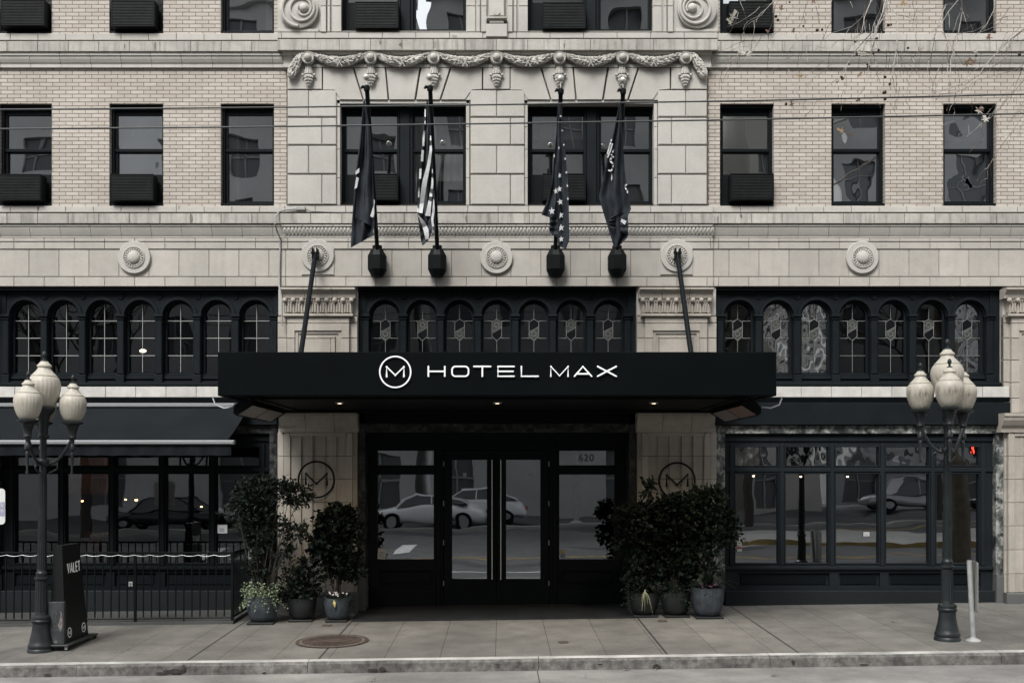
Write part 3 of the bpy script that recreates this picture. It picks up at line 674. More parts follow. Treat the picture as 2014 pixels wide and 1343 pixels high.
def arch_ring(mb, cx, zs, r0, r1, y0, y1, m, n=20):
    arc = lambda r: [(cx + r * cos(pi * i / n), zs + r * sin(pi * i / n)) for i in range(n + 1)]
    a, b = arc(r0), arc(r1); k = n + 1
    vs = [(x, y0, z) for x, z in a] + [(x, y0, z) for x, z in b] + [(x, y1, z) for x, z in a] + [(x, y1, z) for x, z in b]; fs = []
    for i in range(n): fs += [(i, i + 1, k + i + 1, k + i)[::-1], (i, i + 1, 2 * k + i + 1, 2 * k + i), (k + i, 3 * k + i, 3 * k + i + 1, k + i + 1)]
    fs += [(0, k, 3 * k, 2 * k), (n, 2 * k + n, 3 * k + n, k + n)]; mb.add(vs, fs, m)
def arcade(px0, px1, centers, style, bright=()):
    mb = MB(); yo = .13; d = -yo; s = (D - d) / D / S
    x0, x1, z0, z1 = X(px0), X(px1), Z(758.5), Z(564)
    zs = Z(621, d); cs = [X(c, d) for c in centers]; step = (cs[-1] - cs[0]) / (len(cs) - 1)
    # jamb fillers and head
    mb.box(x0, cs[0] - step / 2, yo - .02, yo + .12, z0, z1, M['slate']); mb.box(cs[-1] + step / 2, x1, yo - .02, yo + .12, z0, z1, M['slate'])
    mb.box(x0 + .003, x1 - .003, .015, yo + .3, z1 - .055, z1 - .003, M['slate2'])
    mb.box(x0 + .01, x1 - .01, .015, yo, z0 + .003, z0 + .06, M['slate'], .008)
    ro = 31 * s
    for i, c in enumerate(cs):
        arch_plate(mb, c, step / 2, z0 + .06, zs, ro, z1 - .05, yo, yo + .10, M['slate'])
        arch_ring(mb, c, zs, ro * 1.0, ro * 1.19, yo - .028, yo + .01, M['slate'])
        arch_ring(mb, c, zs, ro * .93, ro * .995, yo + .03, yo + .09, M['slate'])
        # panel under each window
        mb.box(c - ro + .004, c + ro - .004, yo + .05, yo + .1, z0 + .06, Z(735, d), M['slate'], .006)
        mb.box(c - ro - .004, c + ro + .004, yo - .0, yo + .05, Z(746, d), Z(741, d), M['slate'], .008)
        mb.box(c - ro - .004, c + ro + .004, yo - .02, yo + .05, Z(753, d), Z(749, d), M['slate'], .008)
    for i in range(len(cs) + 1):
        c = cs[0] - step / 2 + i * step; hw = 6.3 * s
        mb.box(c - hw, c + hw, yo - .045, yo + .02, Z(736, d), Z(629, d), M['slate'], .012)
        mb.box(c - hw * 1.35, c + hw * 1.35, yo - .07, yo + .02, Z(757, d), Z(737, d), M['slate'], .01)
        mb.box(c - hw * 1.2, c + hw * 1.2, yo - .06, yo + .02, Z(629.5, d), Z(626, d), M['slate'], .008)
        mb.box(c - hw * 1.45, c + hw * 1.45, yo - .08, yo + .02, Z(624.5, d), Z(619, d), M['slate'], .01)
        if 0 < i < len(cs):  # spandrel rosette
            mb.lathe([(6.5 * s, 0), (6.5 * s, .012), (5 * s, .022), (3 * s, .01), (1.5 * s, .022), (0, .025)], (c, yo + .0, Z(583, d)), M['slate'], 14, 'y')
    mb.build('arcade_frame', H)
    for i, c in enumerate(cs):
        y = yo + .11; r = 25.5 * s; mb = MB()
        arch_plate(mb, c, ro + .01, Z(741, d), zs, r, zs + ro + .02, y, y + .05, M['slate'], inner_bottom=Z(731.5, d))
        arch_ring(mb, c, zs, r, r + .03, y - .02, y + .01, M['slate']); mb.box(c - r - .03, c - r, y - .02, y, Z(733, d), zs, M['slate']); mb.box(c + r, c + r + .03, y - .02, y, Z(733, d), zs, M['slate'])
        f = mb.build('arched_window', H)
        q = MB(); arc = [(c + (r + .01) * cos(pi * k / 20), y + .03, zs + (r + .01) * sin(pi * k / 20)) for k in range(21)]
        q.add(arc + [(c - r - .01, y + .03, Z(733, d)), (c + r + .01, y + .03, Z(733, d))], [tuple(range(22, -1, -1))], M['g_arc2' if i in bright else 'g_arc']); q.build('pane', f)
        q = MB(); t = .0065; yy = y + .012
        yh = [629.5, 663.5, 698]
        def bar(xa, za, xb, zb, w_=t): q.tube([(xa, yy, za), (xb, yy, zb)], w_ * (1 if style == 0 else .78), M['muntin' if style == 0 else 'lead'], 5)
        for py in yh:
            zz = Z(py, d); hw = r if zz < zs else sqrt(max(0, r * r - (zz - zs) ** 2))
            if style == 0: bar(c - hw, zz, c + hw, zz)
            else:
                if py < 680: g = 8.5 * s; bar(c - hw, zz, c - g, zz); bar(c + g, zz, c + hw, zz)
                else: bar(c - hw, zz, c + hw, zz)
        if style == 0: bar(c, Z(731, d), c, zs + r)
        else:
            bar(c, Z(731, d), c, Z(668, d)); bar(c, Z(626, d), c, zs + r)
            hx = [(0, 625.5), (9.5, 632), (9.5, 660), (0, 668.5), (-9.5, 660), (-9.5, 632)]
            for (a, b), (e, f2) in zip(hx, hx[1:] + hx[:1]): bar(c + a * s, Z(b, d), c + e * s, Z(f2, d), .007)
            for sx_ in (-1, 1):
                for py, q2 in ((629.5, 625.5), (663.5, 668)): bar(c + sx_ * 14 * s, Z(py, d), c + sx_ * 9.5 * s, Z((py + q2) / 2 + (3 if py < 640 else -3), d), .006)
            fl = (i % 2 == 0); sg = 1 if fl else -1
            bar(c - 9.5 * s, Z(647 + 4, d), c + 9.5 * s, Z(647 - 6, d)); bar(c - 9.5 * s, Z(654, d), c + 9.5 * s, Z(643, d), .005)
            cy = 655 if fl else 637
            for k in range(12):
                a0, a1 = 2 * pi * k / 12, 2 * pi * (k + 1) / 12; bar(c + 4.6 * s * cos(a0), Z(cy - 4.6 * sin(a0), d), c + 4.6 * s * cos(a1), Z(cy - 4.6 * sin(a1), d), .006)
            for k in range(6):
                a0 = 2 * pi * k / 6 + .3; bar(c + 4.6 * s * cos(a0), Z(cy - 4.6 * sin(a0), d), c + 8.5 * s * cos(a0), Z(cy - 7.5 * sin(a0), d), .004)
            # dark and pale glass pieces of the medallion
            cl = M['pale_glass']; dk = M['dark_glass']
            A = [(0, 626), (9, 632), (9, 642), (-9, 651), (-9, 632)]; B = [(-9, 652), (9, 643), (9, 660), (0, 668), (-9, 660)]
            for pts, m_ in ((A, dk if fl else cl), (B, cl if fl else dk)):
                q.add([(c + a * s, yy + .006, Z(b, d)) for a, b in pts], [tuple(range(len(pts)))[::-1] if False else tuple(range(len(pts)))], m_)
        q.build('glazing_bars', f)
M['pale_glass'] = mat('leaded_pale_glass', (.06, .063, .056), .3, noise=[(70, .4, 1.6)]); M['dark_glass'] = mat('leaded_dark_glass', (.006, .006, .008), .15)
arcade(-16, 547.5, [50 + 75.3 * i for i in range(7)], 0)
arcade(703.5, 1252.5, [756.5 + 73.5 * i for i in range(7)], 1)
arcade(1408, 1972, [1453.8 + 75.7 * i for i in range(7)], 1, bright=(1, 2, 6))
# opening reveals above and the wall body round the arcades
for (a, b) in ((547.5, 703.5), (1252.5, 1408), (1972, 2380), (-420, -16)):
    mb = MB(); mb.box(X(a), X(b), .0, .5, -.5, Z(564), M['stone']); mb.build('wall_core', H)
# sills under the arcades
for (a, b) in ((-16, 547), (1408, 1986)):
    mb = MB(); blocks(mb, joints(a, b, 59.5, 29), 760, 781.5, .09, M['sillstone'], back=-.2); mb.build('stone_sill', H)
mb = MB(); blocks(mb, joints(704, 1252, 59.5, 29), 760, 781.5, .09, M['sillstone'], back=-.2); mb.build('stone_sill', H)
# dentil strips and sign bands
for (a, b) in ((-16, 547), (1400, 1986)):
    mb = MB(); mb.box(X(a), X(b), -.05, .3, Z(791), Z(782), M['slate2'])
    x = a
    while x < b - 2:
        mb.box(X(x, .075), X(x + 2.6, .075), -.075, -.05, Z(788.5, .075), Z(785, .075), M['slate2']); x += 4.3
    mb.box(X(a), X(b), -.085, -.04, Z(784.2, .08), Z(782.2, .08), M['slate2']); mb.box(X(a), X(b), -.08, .3, Z(836) + (.0 if a > 0 else 0), Z(791.5), M['slate'], .01)
    mb.build('sign_band', H)
# ---- pilasters
def pilaster(pxl, pxr, lower=True):
    mb = MB(); cx = (pxl + pxr) / 2; hw = (pxr - pxl) / 2
    f = lambda o: cx + o       # px offset from the centre
    # shaft, upper
    js = [(623.5, 635.5), (636, 665), (665.5, 708), (708.5, 752), (752.5, 783), (783.5, 812)]
    for i, (y0, y1) in enumerate(js):
        c = 0 if i % 2 else 12
        mb.box(X(f(-hw)), X(f(-60)) - .002, -.05, .05, Z(y1) + .003, Z(y0) - .003, M['stonew'], .005); mb.box(X(f(60)) + .002, X(f(hw)), -.05, .05, Z(y1) + .003, Z(y0) - .003, M['stonew'], .005)
        dd = .13
        if i == 0: mb.box(X(f(-61), dd), X(f(61), dd), -dd, .05, Z(y1, dd) + .003, Z(y0, dd) - .003, M['stonew'], .005)
        else:
            for q0, q1 in ((-61, -46), (46, 61)): mb.box(X(f(q0), dd), X(f(q1), dd) - .0, -dd, .05, Z(y1, dd) + .003, Z(y0, dd) - .003, M['stonew'], .005)
            if y1 > 640:
                ya = 650 if i == 1 else y0; mb.box(X(f(-33), dd), X(f(0 + c * 2), dd), -dd + .02, .05, Z(y1, dd) + .003, Z(ya + 12 if i == 1 else ya, dd) - .003, M['stonew'], .005); mb.box(X(f(0 + c * 2), dd) + .004, X(f(33), dd), -dd + .02, .05, Z(y1, dd) + .003, Z(ya + 12 if i == 1 else ya, dd) - .003, M['stonew'], .005)
    mb.box(X(f(-60)), X(f(60)), -.06, .02, Z(812), Z(620), M['mortar']); mb.box(X(f(-hw)) + .006, X(f(hw)) - .006, -.035, .02, Z(812), Z(620), M['mortar'])
    dd = .13
    mb.box(X(f(-46), dd), X(f(46), dd), -dd, .05, Z(650, dd), Z(636, dd), M['stonew'])
    # stepped frame of the recessed panel
    for o, y, q in ((46, 650, .105), (40, 656, .085)):
        mb.box(X(f(-o), dd), X(f(-o + 6), dd), -q, .05, Z(812), Z(y, dd), M['stonew'], .003); mb.box(X(f(o - 6), dd), X(f(o), dd), -q, .05, Z(812), Z(y, dd), M['stonew'], .003)
        mb.box(X(f(-o + 6), dd), X(f(o - 6), dd), -q, .05, Z(y + 6, dd), Z(y, dd), M['stonew'], .003)
    if lower:
        dd = .14; y = 850.5; k = 0; rows = [850.5, 897, 942, 988, 1034, 1081, 1128, 1165]
        edges = [-68, -56, -34.5, -12, 12, 34.5, 56, 68]
        for y0, y1 in zip(rows[:-1], rows[1:]):
            for q0, q1 in zip(edges[:-1], edges[1:]):
                rib = q0 in (-68, 56)
                mb.box(X(f(q0), dd) + .006, X(f(q1), dd) - .006, -dd if rib else -dd + .03, .02, Z(y1, dd) + .004, Z(y0 + (0 if rib or y0 > 851 else 6), dd) - .003, M['stonew'], .004)
            for e in edges[1:-1]: mb.box(X(f(e - 1.4), dd) + .002, X(f(e + 1.4), dd) - .002, -dd - .002, 0, Z(y1, dd) + .004, Z(y0 + (0 if y0 > 851 else 6), dd) - .003, M['stonew'], .003)
            if y0 < 851: mb.box(X(f(-56), dd), X(f(56), dd), -dd + .002, .02, Z(y0 + 7, dd), Z(y0, dd), M['stonew'], .003)
            mb.box(X(f(-hw)), X(f(-66)), -.06, .05, Z(y1) + .003, Z(y0) - .003, M['stonew'], .004); mb.box(X(f(66)), X(f(hw)), -.06, .05, Z(y1) + .003, Z(y0) - .003, M['stonew'], .004)
        mb.box(X(f(-66)), X(f(66)), -.085, 0, -.3, Z(850), M['mortar'])
    sh = mb.build('pilaster', H)
    # upper capital
    mb = MB(); dd = .17
    xs = [f(-73), f(-27), f(27), f(73)]
    cornice(mb, xs, [(.24, 565), (.24, 569), (.21, 571), (.20, 574), (.17, 577), (.16, 580), (.15, 586.5)], .2, M['stonew'])
    for i in range(9): mb.ball(P(f(-65.5 + 131 * i / 8), 590.5, .16), .044, M['stonew'], 10, 8)
    for i in range(8): mb.ball(P(f(-65.5 + 131 * (i + .5) / 8), 590.5, .15), .016, M['stonew'], 6, 5)
    mb.box(X(f(-67), .13), X(f(67), .13), -.12, .03, Z(617), Z(586), M['stonew'])
    for i in range(25):
        q = f(-64 + 128 * i / 24); mb.box(X(q, .15) - .013, X(q, .15) + .013, -.15, -.1, Z(616 - (2 if i % 3 else 0), .15), Z(596, .15), M['stonew'], .01)
    cornice(mb, [f(-69), f(0), f(69)], [(.15, 617), (.18, 618), (.18, 621), (.15, 623)], .17, M['stonew'])
    mb.build('capital', sh)
    if lower:
        mb = MB(); cornice(mb, [f(-77), f(-26), f(31), f(77)], [(.30, 812), (.30, 818), (.28, 820), (.27, 826), (.22, 836), (.17, 842), (.16, 850)], .27, M['stonew']); mb.build('capital', sh)
        mb = MB(); mb.box(X(f(-hw - 2)), X(f(hw + 2)), -.2, .05, -.4, Z(1166, .2), M['granite'], .015); mb.build('base', sh)
    return sh
pilaster(547.5, 703.5); pilaster(1252.5, 1408); pilaster(1972, 2130); pilaster(-172, -16)
# plain stone pier beside the right-hand storefront
mb = MB()
for y0, y1 in ((783, 814), (846, 893), (893.5, 939), (939.5, 985), (985.5, 1034), (1034.5, 1082), (1082.5, 1131)):
    mb.box(X(1986, .04), X(2060, .04), -.04, .05, Z(y1, .04) + .003, Z(y0, .04) - .003, M['stone'], .005)
mb.build('stone_pier', H)

# ---- storefronts
def storefront(flip, g_low, g_top):
    MS, MM = (M['slate2'], M['marble_shaded']) if flip else (M['slater'], M['marble'])  # left side takes darker paint and marble, awning shade put into the colour
    f = (lambda a, b: (X(mir(b)), X(mir(a)))) if flip else (lambda a, b: (X(a), X(b)))
    mb = MB(); a, b = f(1408, 1984)
    # marble surround
    for (q0, q1, y0, y1) in ((1409, 1984, 836.5, 852.5), (1409, 1426, 853, 1161), (1958, 1984, 853, 1130)):
        xa, xb = f(q0, q1); mb.box(xa, xb, -.02 if q0 == 1958 else 0.0, .3, Z(y1), Z(y0), MM, .006)
    xa, xb = f(1958, 1984); mb.box(xa, xb, -.05, .3, -.4, Z(1130.5), M['granite'], .01)
    mb.build('marble_surround', H)
    y = .10; wx = [(1449 + 99.4 * i, 1449 + 99.4 * i + 84.5) for i in range(5)]
    holes = []; low = []; top = []
    X0, X1 = f(1426.5, 1957.5)
    for q0, q1 in wx:
        xa, xb = f(q0, q1); top.append((xa, xb, Z(915, -y), Z(879, -y))); low.append((xa, xb, Z(1107, -y), Z(932, -y)))
    pan = [f(1454, 1635), f(1653, 1735), f(1752, 1934)]; pz = (Z(1153, -y), Z(1126, -y)); ph = [(p[0], p[1], *pz) for p in pan]
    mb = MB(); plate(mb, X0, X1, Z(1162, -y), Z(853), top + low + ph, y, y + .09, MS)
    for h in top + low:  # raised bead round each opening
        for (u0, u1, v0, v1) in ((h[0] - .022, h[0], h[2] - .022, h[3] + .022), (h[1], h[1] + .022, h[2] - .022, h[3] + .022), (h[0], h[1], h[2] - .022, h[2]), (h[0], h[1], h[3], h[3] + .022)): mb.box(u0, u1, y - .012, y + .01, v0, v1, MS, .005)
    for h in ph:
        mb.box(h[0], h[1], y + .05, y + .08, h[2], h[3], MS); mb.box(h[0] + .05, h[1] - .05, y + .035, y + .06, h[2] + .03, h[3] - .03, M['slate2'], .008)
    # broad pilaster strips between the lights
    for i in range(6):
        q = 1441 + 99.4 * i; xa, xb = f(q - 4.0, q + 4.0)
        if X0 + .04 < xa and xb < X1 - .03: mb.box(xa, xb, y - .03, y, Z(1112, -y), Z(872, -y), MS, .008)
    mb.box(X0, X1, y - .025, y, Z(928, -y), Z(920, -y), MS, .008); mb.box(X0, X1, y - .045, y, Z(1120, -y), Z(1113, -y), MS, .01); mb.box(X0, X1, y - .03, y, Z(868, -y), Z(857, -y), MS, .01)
    sf = mb.build('storefront', H)
    for hs, g, dy in ((low, g_low, .06), (top, g_top, .06)):
        for h in hs: q = MB(); pane(q, h[0], h[1], h[2], h[3], y + dy, M[g]); q.build('pane', sf)
    mb = MB(); mb.box(X0, X1, .01, .4, -.5, Z(1161.5, -.01), M['plinth'], .01); mb.build('base', sf)
    return sf
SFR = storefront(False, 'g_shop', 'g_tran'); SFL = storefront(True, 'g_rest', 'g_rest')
# ---- entrance
mb = MB()
for (q0, q1, y0, y1) in ((704, 718, 852, 1130), (1238, 1252, 852, 1130)): mb.box(X(q0), X(q1), .0, .5, Z(y1), Z(812), M['marble_shaded'], .006)
for (q0, q1) in ((704, 718), (1238, 1252)): mb.box(X(q0), X(q1), -.03, .5, -.4, Z(1131), M['granite'], .01)
mb.box(X(718.5), X(1237.5), .02, .5, Z(850), Z(833), M['marble_shaded']); mb.build('marble_surround', H)  # entrance marble is the copy with the shade in its colour
mb = MB(); mb.box(X(704), X(1252), .0, .9, Z(832.5), Z(781.5), M['soffit']); mb.box(X(718.5), X(1237.5), .3, .9, Z(866, -.3), Z(850.5), M['slate2'])
mb.build('entrance_header', H)
ye = .45; de = -ye
mb = MB()
E = lambda a, b, y0, y1: (X(a, de), X(b, de), Z(y1, de), Z(y0, de))
g_side = [E(742, 853, 886, 914.5), E(742, 853, 933, 1100), E(1100, 1209, 886, 914.5), E(1100, 1209, 933, 1100)]
pn = [E(745, 851, 1121, 1151), E(1103, 1207, 1121, 1151)]
door_hole = [E(871, 1081, 884, 1183)]
zb = gz(0, de) - .05
door_hole = [(door_hole[0][0], door_hole[0][1], zb, door_hole[0][3])]
x0, x1 = X(718.5), X(1237.5)
plate(mb, x0, x1, zb, Z(851), g_side + pn + door_hole, ye, ye + .12, M['slate2'])
for h in pn: mb.box(h[0], h[1], ye + .04, ye + .1, h[2], h[3], M['slate2']); mb.box(h[0] + .04, h[1] - .04, ye + .025, ye + .05, h[2] + .04, h[3] - .04, M['slate2'], .008)
for q in (862, 1091.5): mb.box(X(q - 4, de), X(q + 4, de), ye - .03, ye, zb, Z(875, de), M['slate2'], .01)
mb.box(x0, X(858, de), ye - .02, ye, zb, Z(1163, de), M['slate2'], .01); mb.box(X(1096, de), x1, ye - .02, ye, zb, Z(1163, de), M['slate2'], .01)
ef = mb.build('entrance_frame', H)
for h in g_side: q = MB(); pane(q, h[0], h[1], h[2], h[3], ye + .06, M['g_door']); q.build('pane', ef)
for k, (dx0, dx1, gx0, gx1, hx) in enumerate(((872, 975.4, 889, 957.5, 967.8), (976.6, 1080, 995.5, 1063, 985.0))):
    mb = MB(); yd = ye + .04; q = E(dx0, dx1, 885, 1183); gh = E(gx0, gx1, 904, 1138.5)
    plate(mb, q[0] + .003, q[1] - .003, zb + .02, q[3] - .003, [gh], yd, yd + .05, M['slate2']); dr = mb.build('door', H)
    g = MB(); pane(g, gh[0], gh[1], gh[2], gh[3], yd + .025, M['g_door']); g.build('pane', dr)
    g = MB(); xh = X(hx, de); zt, z_ = Z(904, de), Z(1139, de); g.tube([(xh, yd - .07, z_), (xh, yd - .07, zt)], .012, M['chrome'], 10)
    for zz in (zt - .15, (zt + z_) / 2, z_ + .15): g.tube([(xh, yd - .07, zz), (xh, yd, zz)], .008, M['chrome'], 6)
    g.build('handle', dr)
    g = MB(); xq = X(dx0 + .0 if k == 0 else dx1, de)
    for py in (912, 990, 1067, 1147): g.tube([(xq, yd - .012, Z(py + 5, de)), (xq, yd - .012, Z(py - 5, de))], .012, M['alu'], 8)
    g.build('hinge', dr)
# ceiling fill between entrance glass and facade already in header; dark floor inside
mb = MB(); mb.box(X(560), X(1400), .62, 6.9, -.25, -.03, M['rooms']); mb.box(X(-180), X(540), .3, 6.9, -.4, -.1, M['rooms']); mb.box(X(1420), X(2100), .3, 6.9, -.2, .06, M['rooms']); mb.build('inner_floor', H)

# ================================================================ CANOPY
CAN = empty('entrance_canopy', (0, -3.6, Z(778, 3.6)), 'long black flat canopy over the hotel entrance with white lettering', 'canopy')
dc = 3.6; cx0, cx1, cz0, cz1 = X(428, dc), X(1527.5, dc), Z(778, dc), Z(692, dc)
mb = MB()
mb.box(cx0, cx1, -dc, -dc + .09, cz0, cz1, M['fascia'], .01)
mb.box(cx0, cx0 + .09, -dc + .09, -.16, cz0, cz1 - .003, M['fascia']); mb.box(cx1 - .09, cx1, -dc + .09, -.16, cz0, cz1 - .003, M['fascia'])
world_child(mb, 'fascia', CAN)
mb = MB(); mb.box(cx0 + .09, cx1 - .09, -dc + .09, -.16, cz1 - .2, cz1 - .06, M['black']); world_child(mb, 'roof', CAN)
mb = MB(); mb.box(cx0 + .10, cx1 - .10, -dc + .10, -.16, cz0 + .02, cz0 + .06, M['soffit'])
mb.box(cx0 + .5, cx1 - .5, -dc + .55, -.35, cz0 - .012, cz0 + .02, M['soffit'], .0)
mb.box(cx0 + .35, cx0 + .5, -dc + .4, -.2, cz0 - .03, cz0 + .02, M['soffit']); mb.box(cx1 - .5, cx1 - .35, -dc + .4, -.2, cz0 - .03, cz0 + .02, M['soffit'])
mb.box(cx0 + .09, cx1 - .09, -.5, -.31, cz0 - .06, cz0 + .02, M['soffit']); world_child(mb, 'soffit', CAN)
M['bulb'] = mat('lit_bulb', (1, .9, .75), .5, emit=((1, .80, .55), 3))
for px in (668, 978, 1286):
    mb = MB(); c = P(px, 795, 2.4); mb.lathe([(.07, -.004), (.07, .02)], (c[0], c[1], cz0 - .028), M['alu'], 20); mb.lathe([(.032, -.005), (.03, .0)], (c[0], c[1], cz0 - .028), M['bulb'], 16); world_child(mb, 'downlight', CAN)
    if px != 978:
        ld = bpy.data.lights.new('downlight_beam', 'SPOT'); ld.energy = 95; ld.color = (1, .80, .56); ld.spot_size = radians(150); ld.spot_blend = 1; ld.shadow_soft_size = .05; lo = bpy.data.objects.new('downlight_beam', ld); scene.collection.objects.link(lo); lo.location = (c[0], c[1], cz0 - .06)
for px, sg in ((622, 1), (1330.5, -1)):
    mb = MB(); x = X(px, .15); d1 = 1.75; a = (x, -.24, Z(501, .2)); e = (X(622 if sg > 0 else 1330.5, .15), -d1, cz1 - .12)
    mb.tube([a, e], .042, M['slate2'], 12); mb.box(a[0] - .05, a[0] - .025, -.33, -.14, a[2] - .09, a[2] + .09, M['black'], .01); mb.box(a[0] + .025, a[0] + .05, -.33, -.14, a[2] - .09, a[2] + .09, M['black'], .01)
    mb.tube([(a[0] - .07, -.26, a[2] + .02), (a[0] + .07, -.26, a[2] + .02)], .02, M['black'], 8); world_child(mb, 'hanger_rod', CAN)
# lettering
def lt(px, py, o=0.0): return (X(px, dc + .03), -dc - .022 - o, Z(py, dc + .03))
def strokes(root, name, lines, r, m, f, squash=.55):
    mb = MB()
    for i, ln in enumerate(lines):
        pts = [f(*p) for p in ln]; o = .0007 * i; pts = [(p[0], p[1] - o, p[2]) for p in pts]
        mb.tube(pts, r, m, 10, squash=squash, up=(0, 1, 0))
        for p in (pts[0], pts[-1]): mb.ball(p, r, m, 10, 6, sy=squash)
        for p in pts[1:-1]: mb.ball(p, r * .999, m, 10, 6, sy=squash)
    return world_child(mb, name, root, True)
cir = lambda cx, cy, r, n=48: [(cx + r * cos(2 * pi * i / n), cy + r * sin(2 * pi * i / n)) for i in range(n + 1)]
def rrect(x0, x1, y0, y1, r, n=5):
    p = []
    for cx_, cy_, a0 in ((x1 - r, y0 + r, -90), (x1 - r, y1 - r, 0), (x0 + r, y1 - r, 90), (x0 + r, y0 + r, 180)):
        for i in range(n + 1): a = radians(a0 + 90 * i / n); p.append((cx_ + r * cos(a), cy_ + r * sin(a)))
    return p + [p[0]]
pr = 1.55 / S * (D - dc) / D
strokes(CAN, 'emblem', [cir(777.3, 731.5, 30.4)], pr * 1.0, M['white'], lt)
strokes(CAN, 'emblem', [[(760.5, 740.5), (760.5, 721.5), (777.3, 738), (794.3, 721.5), (794.3, 740.5)]], pr * 1.35, M['white'], lt)
a, b, c_ = 720.8, 740, 730.4
strokes(CAN, 'lettering', [[(842.5, a), (842.5, b)], [(874.8, a), (874.8, b)], [(842.5, c_), (874.8, c_)], rrect(889, 921.5, a, b, 7),
    [(932, a), (965, a)], [(948.7, a), (948.7, b)], [(1011, a), (979.5, a), (979.5, b), (1011, b)], [(979.5, c_), (1009, c_)], [(1025.5, a), (1025.5, b), (1058.5, b)],
    [(1083.5, b), (1083.5, a), (1100.5, b - 1), (1117.3, a), (1117.3, b)], [(1130, b), (1146.5, a), (1163.5, b)], [(1136, 735.3), (1157.5, 735.3)], [(1175.5, a), (1212, b)], [(1212, a), (1175.5, b)]],
    pr * 1.1, M['white'], lt)
# heaters under the canopy ends
M['reflector'] = mat('heater_reflector', (.38, .32, .26), .35, metal=.4); M['copper'] = mat('heater_element', (.36, .16, .09), .5)
for sg, lab in ((-1, 'black radiant patio heater under the left end of the canopy'), (1, 'black radiant patio heater with reddish grille under the right end of the canopy')):
    xc = -3.72 if sg < 0 else 3.62
    T = empty('patio_heater', (xc, -2.0, 3.32), lab, 'heater', 'heaters hung under the canopy')
    mb = MB(); L_ = 1.1
    # tilted trough: section in x-z, long along y
    def sec(u, v): a = radians(32) * -sg; return (u * cos(a) - v * sin(a), u * sin(a) + v * cos(a))
    prof = [(-.14, -.06), (-.16, .0), (-.09, .09), (.09, .09), (.16, .0), (.14, -.06), (.125, -.05), (.13, 0), (.07, .06), (-.07, .06), (-.13, 0), (-.125, -.05)]
    pp = [sec(*q) for q in prof]; n = len(pp)
    vs = [(u, -L_, v) for u, v in pp] + [(u, L_, v) for u, v in pp]
    fs = [(i, (i + 1) % n, n + (i + 1) % n, n + i) for i in range(n)]
    mb.add(vs, fs, M['black'])
    for yy in (-L_, L_):
        q = [sec(*z) for z in ((-.14, -.06), (-.16, 0), (-.09, .09), (.09, .09), (.16, 0), (.14, -.06))]; mb.add([(u, yy, v) for u, v in q], [(0, 1, 2, 3, 4, 5)], M['black'])
    mb.build('housing', T)
    mb = MB()
    for (ya, yb, m_) in ((-L_ + .05, -.04, M['reflector'] if sg < 0 else M['copper']), (.04, L_ - .05, M['reflector'])):
        q = [sec(-.12, -.045), sec(.12, -.045)]; mb.add([(q[0][0], ya, q[0][1]), (q[1][0], ya, q[1][1]), (q[1][0], yb, q[1][1]), (q[0][0], yb, q[0][1])], [(0, 1, 2, 3)], m_)
        for k in range(14):
            yk = ya + (yb - ya) * (k + .5) / 14; mb.tube([(q[0][0], yk, q[0][1] - .008), (q[1][0], yk, q[1][1] - .008)], .004, M['alu'], 5)
    mb.build('grille', T)
    mb = MB()
    for yy in (-.7, .7): mb.tube([(0, yy, .08), (0, yy, .17)], .014, M['alu'], 8)
    mb.build('bracket', T)
    mb = MB(); mb.tube([(-.1 * sg * -1, -L_, .05), (.12 * sg, -L_ - .06, .0), (.25 * sg, -L_ - .06, -.02), (.38 * sg, -L_ - .05, .03), (.42 * sg, -L_ - .03, .13)], .012, M['alu'], 8); mb.build('power_cable', T, True)
# wall emblems
for cx_, cy_, lab in ((622.2, 942.6, 'black ring emblem with letter M on the left pillar, above the airy shrub'), (1331.5, 945, 'black ring emblem with letter M on the right pillar, above the dense shrubs')):
    T = empty('wall_emblem', P(cx_, cy_, .2), lab, 'sign', 'ring emblems on the pillars'); f = lambda px, py: P(px, py, .2)
    r_ = 1.9 / S
    strokes(T, 'ring', [cir(cx_, cy_, 35.2)], r_, M['black'], f, .8)
    strokes(T, 'letter', [[(cx_ - 20.5, cy_ + 9.5), (cx_ - 20.5, cy_ - 11.5), (cx_ + .2, cy_ + 8.5), (cx_ + 20.8, cy_ - 11.5), (cx_ + 20.8, cy_ + 10)]], r_ * 1.15, M['black'], f, .8)
# ================================================================ THINGS ON THE FACADE
# air conditioners
M['acbody'] = mat('ac_casing', (.006, .0075, .0075), .5, spec=.2); M['fins'] = mat('condenser_fins', (.022, .025, .025), .5, noise=[(6, .6, 1.2)], spec=.2)
def make_ac():
    T = empty('air_conditioner', (0, 0, 0), 'x', 'air conditioner', 'air conditioners in the windows')
    w_, h_, p_ = .745, .455, .14; mb = MB()
    mb.box(-w_ / 2, w_ / 2, -p_, .1, 0, h_, M['acbody'], .012); mb.build('casing', T)
    mb = MB(); n = 15
    for k in range(n):
        z = .045 + k * (h_ - .085) / (n - 1); mb.box(-w_ / 2 + .02, w_ / 2 - .02, -p_ - .012, -p_ - .001, z - .0055, z + .0055, M['fins'])
    for x in (-w_ / 2, w_ / 2 - .018): mb.box(x, x + .018, -p_ - .014, -p_ + .002, 0, h_, M['black'], .003)
    mb.box(-w_ / 2 + .018, w_ / 2 - .018, -p_ - .014, -p_ + .002, h_ - .02, h_, M['black'], .003); mb.box(-w_ / 2 + .018, w_ / 2 - .018, -p_ - .014, -p_ + .002, 0, .028, M['black'], .003); mb.build('grille', T)
    return T
def copy_tree(o, parent=None):
    c = o.copy(); scene.collection.objects.link(c)
    if parent: c.parent = parent
    for ch in list(o.children): copy_tree(ch, c)
    return c
acp = make_ac(); first = True
